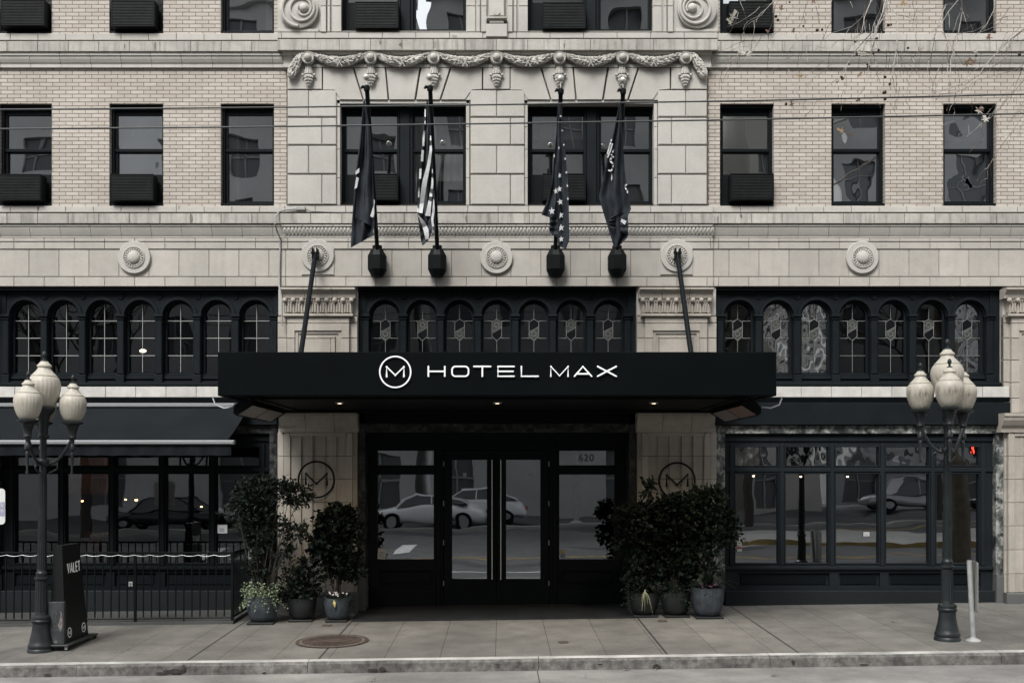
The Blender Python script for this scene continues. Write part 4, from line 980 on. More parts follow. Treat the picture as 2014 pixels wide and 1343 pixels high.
for px, py, lab in ((38, 394.5, 'black window air conditioner in the leftmost second-floor window, cut by the left edge'),
                    (259, 394.5, 'black window air conditioner below the half-raised sash, second window from the left'),
                    (740, 393.5, 'black window air conditioner partly hidden by the leftmost flag'),
                    (1109.5, 393.5, 'black window air conditioner behind the flag with white stars'),
                    (1479.5, 393.5, 'black window air conditioner just right of the stone bay, lower row'),
                    (45, 51, 'black window air conditioner in the top left corner of the facade'),
                    (261.5, 53, 'black window air conditioner in the top row, second from left'),
                    (741, 56, 'black window air conditioner in the left window of the top stone bay'),
                    (1109.5, 57, 'black window air conditioner in the right window of the top stone bay, beside the pedestal'),
                    (1477, 55, 'black window air conditioner in the top row behind twigs')):
    o = acp if first else copy_tree(acp); first = False
    c = P(px, py, .14); o.location = (c[0], 0, c[2]); o['label'] = lab
# flagpoles
M['gold'] = mat('finial_silver', (.62, .60, .55), .3, metal=.5)
fl = [(742, 721.5, 152, 172, 'black flagpole farthest left, carrying the dark flag with small white patches'),
      (860, 846, 152, 172, 'black flagpole carrying the striped flag'),
      (1092.5, 1103, 155, 178, 'black flagpole carrying the starred flag'),
      (1213.5, 1225.5, 158, 178, 'black flagpole farthest right, carrying the lettered dark flag')]
DT = 1.5
def pole_pt(i, py):
    bx_, tx_, fy, ty, _ = fl[i]; a = Vector(P(bx_, 490, .28)); b = Vector(P(tx_, ty, DT)); z = Z(py, 1.0)
    t = (z - a.z) / (b.z - a.z); return a.lerp(b, t)
for i, (bx_, tx_, fy, ty, lab) in enumerate(fl):
    base = P(bx_, 545, .05); T = empty('flagpole', base, lab, 'flagpole', 'flagpoles above the entrance'); s = 1 / S
    mb = MB(); c = P(bx_, 545, .2); h = lambda py: Z(py, .2) - c[2]
    mb.lathe([(10.5 * s, 0), (11.5 * s, .003), (19 * s, h(531)), (19 * s, h(504)), (12 * s, h(491)), (9.8 * s, h(490)), (9.8 * s, h(484)), (8 * s, h(483))], (c[0], -.2, c[2]), M['black'], 8, sy=.95, rot=.5)
    mb.box(c[0] - .08, c[0] + .08, -.1, -.02, c[2] + .1, c[2] + .35, M['black']); world_child(mb, 'bracket', T)
    a = Vector(P(bx_, 490, .28)); b = Vector(P(tx_, ty, DT)); mb = MB(); mb.tube([a, a.lerp(b, .5), b], [.036, .036, .036], M['black'], 14)
    world_child(mb, 'pole', T, True)
    mb = MB(); dr = (b - a).normalized(); sx_ = -1
    mb.lathe([(.045, -.06), (.05, -.03), (.05, .01), (.03, .03), (.006, .035)], tuple(b), M['black'], 14)
    mb.tube([b + Vector((0, 0, -.01)), b + Vector((sx_ * .07, -.02, -.0)), b + Vector((sx_ * .09, -.02, -.03))], [.028, .026, .016], M['black'], 8); world_child(mb, 'truck', T, True)
    mb = MB(); tp = Vector(P(tx_ - (1 if i < 3 else .5), fy, DT)); mb.tube([b, tp], .006, M['gold'], 6); mb.ball(tp, 6.4 / S * .917, M['gold'], 16, 12); world_child(mb, 'finial', T, True)
# flags
M['navy'] = mat('flag_dark_cloth', (.026, .031, .038), .8, spec=.2, noise=[(9, .75, 1.25)], bump=(90, .002)); M['fwhite'] = mat('flag_white_cloth', (.50, .51, .51), .85, noise=[(20, .8, 1.05)])
M['fstripe'] = mat('flag_grey_cloth', (.042, .046, .054), .8, spec=.2, noise=[(9, .8, 1.2)])
def samp(curve, t):
    n = len(curve) - 1; j = t * n; i = min(n - 1, int(j)); f = j - i; return tuple(curve[i][k] + (curve[i + 1][k] - curve[i][k]) * f for k in (0, 1))
def evenly(curve, n=24):
    ls = [0]
    for a, b in zip(curve, curve[1:]): ls.append(ls[-1] + sqrt((a[0] - b[0]) ** 2 + (a[1] - b[1]) ** 2))
    out = []
    for i in range(n + 1):
        t = ls[-1] * i / n; k = max(j for j in range(len(ls)) if ls[j] <= t + 1e-9); k = min(k, len(ls) - 2); f = (t - ls[k]) / (ls[k + 1] - ls[k] + 1e-9)
        out.append((curve[k][0] + (curve[k + 1][0] - curve[k][0]) * f, curve[k][1] + (curve[k + 1][1] - curve[k][1]) * f))
    return out
def flag(idx, label, layers, m, decals, off, sc):
    cv = lambda p: (off[0] + p[0] / sc, off[1] + p[1] / sc)
    mb = MB(); surf = []
    def dep(py, lay): return max(.25, -pole_pt(idx, py).y) * .0 + (1.60 - max(0, (py - 200)) / 290 * .22) + .035 * lay
    for li, (Lc, Rc, pleats, ph) in enumerate(layers):
        Lp, Rp = evenly([cv(p) for p in Lc], 40), evenly([cv(p) for p in Rc], 40); NU = 28
        def S_(u, j, Lp=Lp, Rp=Rp, pleats=pleats, ph=ph, li=li):
            a, b = Lp[j], Rp[j]; px = a[0] + (b[0] - a[0]) * u; py = a[1] + (b[1] - a[1]) * u; wpx = abs(b[0] - a[0])
            d = dep(py, li) + min(.055, wpx * .0022) * (sin(u * pleats * 2 * pi + ph + j * .03) * .8 + .35 * sin(u * pleats * 5.1 + j * .11 + ph)) + .01 * sin(j * .5 + u * 4)
            return px, py, d
        grid = [[S_(u / NU, j) for u in range(NU + 1)] for j in range(41)]; surf.append(grid)
        vs = [P(*g) for row in grid for g in row]; fs = []
        for j in range(40):
            for u in range(NU): k = j * (NU + 1) + u; fs.append((k, k + NU + 1, k + NU + 2, k + 1))
        mb.add(vs, fs, m)
    def near(px, py):
        best = None
        for g in surf:
            for row in g:
                if abs(row[0][1] - py) > 40 and abs(row[-1][1] - py) > 40: continue
                for q in row:
                    dd = (q[0] - px) ** 2 + (q[1] - py) ** 2
                    if dd < 5 and (best is None or q[2] > best): best = q[2]
        return best if best is not None else dep(py, len(layers) - 1) + .03
    def clip_inside(px, py): return True
    for kind, *a in decals:
        if kind == 'poly':
            pts = [cv(p) for p in a[0]]; dd = max(near(x, y) for x, y in pts) + .006
            mb.add([P(x, y, dd) for x, y in pts], [tuple(range(len(pts)))[::-1]], M['fwhite'])
        elif kind == 'star':
            (x, y), r = cv(a[0]), a[1] / sc; dd = near(x, y) + .012; rot = a[2] if len(a) > 2 else .1; pts = []
            for k in range(10): rr = r if k % 2 == 0 else r * .42; an = pi / 2 + rot + k * pi / 5; pts.append(P(x + rr * cos(an) * (a[3] if len(a) > 3 else 1), y - rr * sin(an), dd))
            mb.add(pts + [P(x, y, dd)], [(10, k, (k + 1) % 10) for k in range(10)], M['fwhite'])
        elif kind == 'ribbon':
            c = evenly([cv(p) for p in a[0]], a[2] if len(a) > 2 else 10); wd = a[1]; ws = wd if isinstance(wd, list) else [wd, wd]; n = len(c); vs = []
            for i in range(n):
                t = Vector((c[min(i + 1, n - 1)][0] - c[max(i - 1, 0)][0], c[min(i + 1, n - 1)][1] - c[max(i - 1, 0)][1])).normalized(); j = i / (n - 1) * (len(ws) - 1); k = min(len(ws) - 2, int(j)); ww = (ws[k] + (ws[k + 1] - ws[k]) * (j - k)) / sc / 2
                dd = max(near(*c[i]), near(c[i][0] - t.y * ww * .9, c[i][1] + t.x * ww * .9), near(c[i][0] + t.y * ww * .9, c[i][1] - t.x * ww * .9)) + .010
                for s_ in (-1, 1): vs.append(P(c[i][0] - t.y * ww * s_, c[i][1] + t.x * ww * s_, dd))
            mb.add(vs, [(2 * i, 2 * i + 1, 2 * i + 3, 2 * i + 2) for i in range(n - 1)], M['fwhite'])
    o = mb.build('flag', None, True)
    c = Vector(P(fl[idx][1], 200, 1.6)); 
    for v in o.data.vertices: v.co -= c
    o.location = c
    tag(o, label, 'flag', 'flags hanging furled above the canopy'); return o
flag(0, 'limp dark flag with a few white patches, farthest left of the four flags',
     [([(150, 130), (138, 260), (125, 400), (100, 600), (88, 740), (72, 960), (66, 1100)], [(160, 130), (190, 300), (208, 480), (216, 700), (225, 880), (222, 960), (208, 1022)], 2, 0),
      ([(156, 160), (138, 430), (112, 640), (103, 820), (95, 902)], [(163, 150), (196, 330), (212, 500), (222, 760), (236, 880), (242, 975)], 1.5, 1.2)], M['navy'],
     [('poly', [(98, 596), (124, 573), (122, 603), (98, 618)]), ('poly', [(104, 632), (120, 640), (107, 704), (91, 712)]), ('poly', [(210, 842), (222, 812), (222, 880), (214, 902), (195, 892)]), ('poly', [(219, 785), (224, 782), (225, 800), (219, 830)])], (670, 160), 3.359)
flag(1, 'limp striped black and white flag',
     [([(568, 130), (552, 250), (540, 400), (530, 550), (516, 700), (508, 880)], [(577, 130), (592, 260), (602, 450), (612, 620), (622, 800), (627, 985)], 2, .4),
      ([(506, 870), (515, 940), (528, 1040), (541, 1088)], [(600, 885), (604, 960), (600, 1010), (580, 1050)], 1, 1)], M['fstripe'],
     [('ribbon', [(559, 185), (557, 285)], 9, 4), ('ribbon', [(552, 328), (547, 385), (546, 430)], 13, 4), ('ribbon', [(542, 455), (537, 530)], 16, 4), ('ribbon', [(528, 578), (524, 645)], 14, 4), ('ribbon', [(519, 700), (515, 768)], 10, 4), ('ribbon', [(511, 815), (511, 865)], 8, 4),
      ('ribbon', [(594, 360), (596, 450), (580, 560), (556, 660), (540, 770), (528, 870)], [6, 18, 22, 32, 30, 24], 16), ('ribbon', [(606, 580), (606, 680), (592, 780), (575, 890)], [4, 14, 20, 34], 12), ('ribbon', [(614, 780), (614, 850), (604, 920), (617, 985)], [4, 16, 14, 14], 8),
      ('ribbon', [(512, 885), (545, 935), (565, 985), (572, 1045)], [6, 26, 34, 22], 8)], (670, 160), 3.359)
flag(2, 'limp dark flag strewn with white stars',
     [([(192, 140), (182, 330), (168, 480), (150, 680), (122, 790), (82, 880)], [(202, 140), (198, 400), (196, 700), (196, 810), (194, 920)], 1.5, 0),
      ([(138, 890), (136, 950), (136, 1000)], [(194, 900), (196, 980), (194, 1035)], 1, 0),
      ([(200, 140), (193, 400), (190, 700), (192, 950), (193, 1085)], [(214, 140), (228, 330), (246, 520), (258, 650), (265, 850), (268, 1050), (245, 1108)], 1, .6)], M['navy'],
     [('star', (203, 622), 19, .2, .7), ('star', (203, 712), 22, .15, .8), ('star', (179, 725), 22, .1, .75), ('star', (207, 797), 23, .2, .85), ('star', (152, 857), 26, .1, .9), ('star', (211, 884), 24, .2, .85), ('star', (213, 967), 26, .1, .9), ('star', (214, 1042), 22, .1, .85),
      ('star', (201, 530), 17, .2, .55), ('star', (168, 493), 17, .2, .4), ('star', (199, 440), 14, .2, .4), ('star', (210, 232), 9), ('star', (222, 326), 9, .1, .8), ('star', (232, 420), 10, .1, .7), ('star', (240, 512), 11, .1, .7), ('star', (248, 602), 12, .1, .6), ('star', (254, 690), 13, .1, .6), ('star', (258, 776), 13, .1, .6)], (1040, 160), 3.357)
flag(3, 'limp dark flag with fragments of white lettering, farthest right of the four flags',
     [([(600, 140), (562, 320), (522, 480), (490, 650), (462, 760), (482, 835), (520, 960), (545, 1040), (562, 1100)], [(607, 140), (622, 400), (635, 600), (650, 720), (668, 805), (676, 842), (655, 890), (655, 1030), (600, 1085)], 2, .3),
      ([(535, 900), (530, 930), (535, 960)], [(650, 860), (656, 920), (655, 1015)], 1, .5)], M['navy'],
     [('ribbon', [(546, 385), (536, 420), (518, 482)], 9), ('ribbon', [(552, 412), (540, 455), (520, 505)], 9), ('ribbon', [(562, 450), (545, 490)], 9, 4), ('ribbon', [(562, 500), (548, 500), (536, 525), (555, 545), (556, 572), (543, 592), (524, 588)], 11, 16), ('poly', [(548, 610), (552, 640), (546, 660), (544, 640)]),
      ('ribbon', [(648, 682), (636, 690), (640, 712), (650, 718), (652, 740)], 9, 8), ('poly', [(612, 908), (646, 922), (634, 948), (606, 926)])], (1040, 160), 3.357)
# overhead wires
for nm, pts in (('topmost', [(-400, 217), (0, 216), (500, 212), (1000, 206), (1500, 198), (2014, 186), (2500, 172)]), ('lower', [(-400, 255), (0, 254), (500, 250), (1000, 243), (1500, 235), (2014, 224), (2500, 211)])):
    mb = MB(); c = [P(x, y, 7) for x, y in evenly(pts, 40)]; mb.tube(c, .0085, M['wire'] if 'wire' in M else M.setdefault('wire', mat('wire', (.05, .055, .055), .5)), 6)
    tag(mb.build('overhead_wire', None, True), nm + ' of the two thin dark wires strung across the facade', 'wire', 'overhead wires')
# conduit on the facade
M['conduit'] = mat('grey_conduit', (.30, .30, .29), .6)
mb = MB(); T = empty('wall_conduit', P(553, 560, .1), 'grey conduit running down the stone beside the left pillar', 'conduit')
cp = [(600, 413, .13), (580, 411, .13), (560, 413, .14), (548, 417, .2), (541, 428, .32), (541, 440, .33), (545, 455, .2), (551, 470, .12), (551, 490, .1), (549, 540, .1), (549, 562, .12), (552, 576, .2), (555, 590, .18), (555, 640, .16)]
mb.tube([P(*c) for c in cp], .015, M['conduit'], 8); world_child(mb, 'pipe', T, True)
mb = MB(); a = P(583, 411, .13); mb.box(a[0], P(601, 411, .13)[0], -.17, -.1, a[2] - .03, a[2] + .03, M['conduit'], .008); mb.tube([P(601, 412, .14), P(612, 416, .14), P(690, 419, .14)], .006, M['wire'], 6); world_child(mb, 'junction_box', T)

# ================================================================ AWNING (left)
AW = empty('retractable_awning', (X(250), -.2, Z(800)), 'dark canvas awning with pale metal front bar over the restaurant windows', 'awning')
d1 = 1.15; xa0, xa1 = X(-200, 0), X(492)
mb = MB(); mb.box(xa0, xa1 + .03, -.2, -.09, Z(800.5, .15), Z(793, .15), M['alu'], .01); world_child(mb, 'cassette', AW)
mb = MB(); n = 24; vs = []; xr_ = X(462, d1)
for i in range(61):
    u = i / 60; xt = xa0 + (xa1 - xa0) * u; xb = xa0 + (xr_ - .14 - xa0) * u
    for j in range(n + 1):
        v = j / n; sag = -.035 * sin(pi * v) + .004 * sin(u * 60) * v; vs.append((xt + (xb - xt) * v, -.17 - (d1 - .17) * v, Z(802, .17) + (Z(868, d1) - Z(802, .17)) * v + sag))
mb.add(vs, [(i * (n + 1) + j, i * (n + 1) + j + 1, (i + 1) * (n + 1) + j + 1, (i + 1) * (n + 1) + j) for i in range(60) for j in range(n)], M['canvas']); world_child(mb, 'canvas', AW, True)
mb = MB(); mb.box(xa0, xr_, -d1 - .06, -d1 + .04, Z(874, d1), Z(865.5, d1), M['alu'], .015); world_child(mb, 'front_bar', AW)
mb = MB(); vs = []
for i in range(121):
    x = xa0 + (xr_ - .06 - xa0) * i / 120; w_ = .012 * sin(i * .8) + .008 * sin(i * 2.1)
    vs += [(x, -d1 - .01, Z(874, d1)), (x, -d1 - .01 + w_ * .6, Z(884, d1)), (x, -d1 - .01 + w_ * 1.4, Z(895.5, d1) + .004 * sin(i * .9))]
mb.add(vs, [(3 * i + k, 3 * i + k + 1, 3 * i + k + 4, 3 * i + k + 3) for i in range(120) for k in (0, 1)], M['canvas']); world_child(mb, 'valance', AW, True)
for px in (120, 400):
    mb = MB(); a = Vector((X(px), -.15, Z(812))); e = Vector((X(px, d1) - .1, -d1 + .05, Z(872, d1) - .02)); mdl = (a + e) / 2 + Vector((.45, 0, -.08)); mb.tube([a, mdl, e], .022, M['black'], 8); world_child(mb, 'folding_arm', AW)

# ================================================================ FENCE
FE = empty('patio_railing', (X(230), -1.15, gz(X(230), 1.15)), 'low black metal patio railing with thin balusters in front of the restaurant', 'railing')
df = 1.15; xl_, xr_ = X(-260, df), X(457, df); zt = Z(1087, df); ztop = lambda x: zt
zbm = lambda x: gz(x, df) + .10
mb = MB(); mb.box(xl_, xr_, -df - .02, -df + .02, zt - .015, zt + .018, M['black'], .005)
mb.tube([(xl_, -df, zbm(xl_)), (xr_, -df, zbm(xr_))], .018, M['black'], 6)
mb.box(xr_ - .02, xr_ + .02, -df, -.15, zt - .015, zt + .018, M['black']); mb.tube([(xr_, -df, zbm(xr_)), (xr_, -.15, gz(xr_, .15) + .1)], .018, M['black'], 6); world_child(mb, 'rail', FE)
mb = MB(); x = xr_; k = 0
while x > xl_:
    if k % 12: mb.box(x - .009, x + .009, -df - .009, -df + .009, zbm(x) - .07 if k % 6 == 0 else zbm(x), zt, M['black'])
    x -= .1318; k += 1
y = df - .1
while y > .2: mb.box(xr_ - .007, xr_ + .007, -y - .007, -y + .007, gz(xr_, y) + .1, zt, M['black']); y -= .08
o = world_child(mb, 'baluster', FE); o['kind'] = 'stuff'
x = xr_
while x > xl_: mb = MB(); mb.box(x - .02, x + .02, -df - .022, -df + .018, gz(x, df) - .03, zt + .02, M['black'], .004); mb.box(x - .05, x + .05, -df - .05, -df + .05, gz(x, df) - .02, gz(x, df) + .012, M['black'], .004); world_child(mb, 'post', FE); x -= .1318 * 12
mb = MB(); vs = [(xl_ - .5, gz(xl_, 1)), (xr_ + .05, gz(xr_, 1))]
n = 12
for i in range(n):
    xa, xb = xl_ + (xr_ + .03 - xl_) * i / n, xl_ + (xr_ + .03 - xl_) * (i + 1) / n; mb.add([(xa, -df - .07, gz(xa, df) - .02), (xb, -df - .07, gz(xb, df) - .02), (xb, -df - .07, gz(xb, df) + .045), (xa, -df - .07, gz(xa, df) + .045), (xa, .05, gz(xa, 0) + .045), (xb, .05, gz(xb, 0) + .045), (xb, .05, gz(xb, 0) - .02)], [(0, 1, 2, 3), (3, 2, 5, 4)] + ([(1, 6, 5, 2)] if i == n - 1 else []), M['patio'] if 'patio' in M else M.setdefault('patio', mat('patio_slab', (.06, .062, .06), .8, noise=[(2, .8, 1.15), (40, .85, 1.1)])))
o = mb.build('patio_slab'); o['kind'] = 'structure'; o['label'] = 'low dark concrete patio strip under the railing'
# light rope clipped below the rail
M['rope'] = mat('light_rope', (.75, .78, .8), .3)
mb = MB(); x = xr_ - .03; pts = []
while x > xl_:
    for k in range(6): t = k / 6; pts.append((x - .26 * t, -df - .03, zt - .03 - .022 * sin(pi * t)))
    x -= .26
mb.tube(pts, .0042, M['rope'], 6); tag(mb.build('light_rope', None, True), 'thin pale string of light tube sagging below the patio rail', 'light string')
mb = MB(); a = P(437, 1040, -.12); mb.box(a[0] - .085, a[0] + .085, .13, .134, a[2] - .075, a[2] + .075, M['white']); 
for k in range(4): mb.box(a[0] - .05, a[0] + .045 - .02 * (k % 2), .1285, .13, a[2] - .05 + k * .018, a[2] - .044 + k * .018, M['black'])
tag(mb.build('paper_notice'), 'small white paper notice on the restaurant glass near the awning end', 'notice')
mb = MB(); a = P(256, 1150, -.09); mb.box(a[0] - .035, a[0] + .035, .108, .125, a[2] - .055, a[2] + .055, M['conduit'], .004); mb.box(a[0] - .012, a[0] + .012, .104, .11, a[2] - .03, a[2] - .01, M['black']); mb.box(a[0] - .012, a[0] + .012, .104, .11, a[2] + .01, a[2] + .03, M['black'])
tag(mb.build('wall_outlet'), 'small pale electrical outlet plate on the dark panel behind the railing', 'outlet')
# ================================================================ STREET LAMPS
def globe_mat(name, dirt):
    m = bpy.data.materials.new(name); m.use_nodes = True; nt = m.node_tree; b = nt.nodes['Principled BSDF']; L = nt.links.new
    tc = nt.nodes.new('ShaderNodeTexCoord').outputs['Object']; mp = nt.nodes.new('ShaderNodeMapping'); mp.inputs['Scale'].default_value = (28, 28, 3); L(tc, mp.inputs[0])
    n = nt.nodes.new('ShaderNodeTexNoise'); n.inputs['Scale'].default_value = 1.3; n.inputs['Detail'].default_value = 5; L(mp.outputs[0], n.inputs['Vector'])
    sp = nt.nodes.new('ShaderNodeSeparateXYZ'); L(tc, sp.inputs[0])
    # dirt band between 0.08 and 0.26 above the fitter
    r1 = nt.nodes.new('ShaderNodeValToRGB'); e = r1.color_ramp.elements; e[0].position = .0; e[0].color = (.25, .25, .25, 1); e[1].position = 1; e[1].color = (.0, .0, .0, 1)
    for p_, v in ((.25, .35), (.42, 1), (.52, .55), (.60, .1)): q = e.new(p_); q.color = (v, v, v, 1)
    mz = nt.nodes.new('ShaderNodeMath'); mz.operation = 'MULTIPLY'; mz.inputs[1].default_value = 2.0; L(sp.outputs[2], mz.inputs[0]); L(mz.outputs[0], r1.inputs[0])
    mr = nt.nodes.new('ShaderNodeMapRange'); mr.inputs[1].default_value = .42; mr.inputs[2].default_value = .68; L(n.outputs['Fac'], mr.inputs[0])
    mm = nt.nodes.new('ShaderNodeMath'); mm.operation = 'MULTIPLY'; L(mr.outputs[0], mm.inputs[0]); L(r1.outputs[0], mm.inputs[1])
    m2 = nt.nodes.new('ShaderNodeMath'); m2.operation = 'MULTIPLY'; m2.inputs[1].default_value = dirt; L(mm.outputs[0], m2.inputs[0])
    mx = nt.nodes.new('ShaderNodeMix'); mx.data_type = 'RGBA'; L(m2.outputs[0], mx.inputs[0]); mx.inputs[6].default_value = (.53, .50, .43, 1); mx.inputs[7].default_value = (.14, .11, .075, 1)
    L(mx.outputs[2], b.inputs['Base Color']); b.inputs['Roughness'].default_value = .45; b.inputs['Specular IOR Level'].default_value = .35; b.inputs['Transmission Weight'].default_value = .18
    b.inputs['Subsurface Weight'].default_value = .35; b.inputs['Subsurface Radius'].default_value = (.05, .045, .035); b.inputs['Subsurface Scale'].default_value = 1
    return m
M['lampmetal'] = mat('lamp_post_paint', (.014, .018, .020), .45, spec=.35, noise=[(8, .7, 1.2)], bump=(60, .0008))
def lamp(loc, label, dirs, dirt, up_shift=0.0):
    T = empty('street_lamp', loc, label, 'street lamp', 'globe street lamps on the sidewalk'); m = M['lampmetal']; g = globe_mat('lamp_globe_glass', dirt)
    mb = MB(); BS = .73
    mb.lathe([(BS * r_q, h_q) for r_q, h_q in [(.245, -.03), (.245, .03), (.225, .05), (.235, .07), (.235, .10), (.215, .12), (.205, .16), (.175, .25), (.158, .34), (.155, .40), (.175, .415), (.18, .44), (.165, .455), (.175, .475), (.165, .50), (.125, .52), (.115, .56)]], (0, 0, 0), m, 32); mb.build('base', T, True)
    mb = MB()
    rr = [(.078, .55), (.072, 1.00), (.082, 1.01), (.095, 1.03), (.093, 1.05), (.070, 1.06), (.074, 1.09), (.078, 1.11), (.062, 1.13), (.060, 1.16), (.055, 1.8), (.048, 2.4), (.044, 3.03)]
    for k in range(14):
        a = 2 * pi * k / 14; mb.tube([(.073 * cos(a), .073 * sin(a), .56), (.068 * cos(a), .068 * sin(a), .99)], .012, m, 6)
        mb.tube([(.058 * cos(a), .058 * sin(a), 1.17), (.046 * cos(a), .046 * sin(a), 2.5)], .008, m, 5)
    mb.lathe(rr, (0, 0, 0), m, 24)
    mb.lathe([(.075, 2.64), (.082, 2.66), (.082, 2.70), (.068, 2.72)], (0, 0, 0), m, 20)
    mb.lathe([(.055, 3.01), (.078, 3.03), (.078, 3.055), (.058, 3.07), (.062, 3.22), (.085, 3.33), (.135, 3.39), (.15, 3.405), (.155, 3.44), (.15, 3.455)], (0, 0, 0), m, 24)
    mb.build('post', T, True)
    def globe(x, y, z, s):
        gg = MB(); prof = [(.115, 0), (.135, .02), (.165, .07), (.20, .16), (.218, .25), (.222, .31), (.212, .37), (.19, .415), (.172, .43), (.178, .44), (.155, .46), (.115, .505), (.09, .54), (.085, .56), (.10, .572), (.098, .59), (.075, .61), (.05, .645), (.0, .65)]
        n = 96; vs = []
        for r, h in prof:
            for k in range(n):
                a = 2 * pi * k / n; q = r * (1 + (.014 * cos(24 * a) if .02 < h < .41 else 0)); vs.append((q * cos(a) * s, q * sin(a) * s, h * s))
        gg.add(vs, [(i * n + k, i * n + (k + 1) % n, (i + 1) * n + (k + 1) % n, (i + 1) * n + k) for i in range(len(prof) - 1) for k in range(n)], g)
        o = gg.build('lamp_globe', T, True, (x, y, z))
        f = MB(); f.lathe([(.05, .632), (.045, .66), (.02, .675), (.018, .70), (.03, .715), (.034, .745), (.026, .775), (.012, .79), (0, .80)], (0, 0, 0), m, 12, rot=0)
        f.v = [(a * s, b * s, c * s) for a, b, c in f.v]; f.build('finial', o, True)
    globe(0, 0, 3.455, 1.0)
    for (dx, de_) in dirs:
        x, y = dx, -de_; mb = MB(); h = 2.62; L_ = sqrt(x * x + y * y); ux, uy = x / L_, y / L_
        z0 = 2.66; pts = []
        for k in range(11): t = k / 10; r = .06 + (L_ - .06) * t; pts.append((ux * r, uy * r, z0 + .0 - .02 * sin(pi * t * .9) + .36 * t ** 1.8))
        mb.tube(pts, [.03 - .008 * sin(pi * k / 10) for k in range(11)], m, 8)
        pts2 = [(ux * (.07 + .12 * sin(pi * k / 8)), uy * (.07 + .12 * sin(pi * k / 8)), 2.52 + .17 * k / 8) for k in range(9)]; mb.tube(pts2, .014, m, 6)
        zt = 3.26
        mb.lathe([(.004, zt - .75), (.02, zt - .745), (.022, zt - .725), (.012, zt - .70), (.024, zt - .49), (.026, zt - .455), (.014, zt - .435), (.018, zt - .42), (.042, zt - .405), (.044, zt - .36), (.03, zt - .335), (.022, zt - .31), (.03, zt - .29), (.03, zt - .26), (.05, zt - .245), (.055, zt - .225), (.048, zt - .21), (.056, zt - .15), (.075, zt - .085), (.085, zt - .075), (.085, zt - .055), (.14, zt - .03), (.145, zt - .01), (.12, zt)], (x, y, 0), m, 20)
        mb.build('arm', T, True); globe(x, y, zt, .84)
    return T
R_ = .43
pl = P(80, 1279, 3.35); pr_ = P(1863, 1256, 3.38)
LL = lamp((pl[0], pl[1], gz(pl[0], 3.35)), 'dark post with three lit-coloured globes visible, left street lamp beside the valet stand', [(.36, -.12), (-.05, .38), (-.15, -.30)], .25)
LL.rotation_euler = (0, .013, 0)
LL['label'] = 'dark globe street lamp at the left, standing beside the black valet stand'
LR = lamp((pr_[0], pr_[1], gz(pr_[0], 3.38)), 'dark globe street lamp at the right with dirt-streaked cream globes', [(-.34, -.10), (-.15, .42), (.32, -.22)], 1.0)
# ================================================================ VALET STAND
T = empty('valet_stand', (X(118, 2.9), -2.85, gz(X(118, 2.9), 2.85)), 'tall black wedge-shaped valet podium on casters, VALET in white on its side', 'valet podium')
M['podium'] = mat('podium_laminate', (.0045, .005, .0055), .5, spec=.35); M['worn'] = mat('scuffed_panel', (.028, .032, .035), .55, noise=[(6, .5, 1.7), (40, .6, 1.4)]); M['scuff'] = mat('bare_scuff', (.16, .14, .13), .7, noise=[(20, .5, 1.4)])
gx = gz(X(118, 2.9), 2.85); zb_ = gx + .085; zt_ = Z(1074, 3.3)
xf0, xf1 = X(95, 3.3), X(127, 3.3); xt0, xt1 = X(102, 3.3), X(118.5, 3.3)
yf, yb = -3.28, -2.45; ytf, ytb = -3.24, -2.64
mb = MB(); v = [(xf0, yf, zb_), (xf1, yf, zb_), (xf1, yb, zb_), (xf0, yb, zb_), (xt0, ytf, zt_), (xt1, ytf, zt_), (xt1, ytb, zt_ + .0), (xt0, ytb, zt_ + .0)]
mb.add(v, [(0, 1, 5, 4), (1, 2, 6, 5), (2, 3, 7, 6), (3, 0, 4, 7), (4, 5, 6, 7), (3, 2, 1, 0)], M['podium']); world_child(mb, 'body', T)
mb = MB(); zm_ = Z(1184, 3.35); mb.box(xf0 - .005, xf1 + .004, yf - .045, yf + .02, zb_ + .001, zm_, M['worn'], .006)
import random as rnd
sc_ = [(.78, .80), (.86, .76), (.92, .62), (.93, .48), (.88, .38), (.80, .30), (.72, .34), (.66, .40), (.62, .46), (.70, .50), (.76, .60), (.80, .70)]
wq, hq = xf1 - xf0, zm_ - zb_
mb.add([(xf0 + wq * a, yf - .047, zb_ + hq * b) for a, b in sc_], [tuple(range(len(sc_)))], M['scuff'])
for a, b, r in ((.5, .06, .03), (.15, .97, .012), (.3, .75, .006), (.55, .72, .008), (.4, .55, .005), (.25, .35, .006)):
    mb.add([(xf0 + wq * a + r * cos(k * 1.05) * (.7 + .3 * (k % 2)), yf - .047, zb_ + hq * b + r * .6 * sin(k * 1.05)) for k in range(6)], [(0, 1, 2, 3, 4, 5)], M['scuff'])
world_child(mb, 'kick_panel', T)
mb = MB(); mb.box(xf0 - .09, xf1 + .09, yf - .12, yb + .14, zb_ - .022, zb_ - .001, M['worn'], .008); world_child(mb, 'base_plate', T)
for (x, y) in ((xf0 - .04, yf - .07), (xf1 + .05, yf - .07), (xf1 + .05, yb + .1), (xf0 - .04, yb + .1)):
    mb = MB(); mb.lathe([(.03, -.016), (.03, .016)], (x, y, 0), M['black'], 14, 'y'); g0 = gz(x, -y); mb.v = [(a, b, c + g0 + .031) for a, b, c in mb.v]
    mb.box(x - .02, x + .02, y - .022, y - .017, g0 + .02, zb_ - .02, M['alu']); mb.box(x - .02, x + .02, y + .017, y + .022, g0 + .02, zb_ - .02, M['alu']); mb.box(x - .025, x + .025, y - .025, y + .025, zb_ - .03, zb_ - .021, M['alu']); world_child(mb, 'caster', T)
def side(y, z, o=.003):  # point on the +x face
    a = (y - yf) / (yb - yf); t = (z - zb_) / (zt_ - zb_); return (xf1 + (xt1 - xf1) * t + o, y, z)
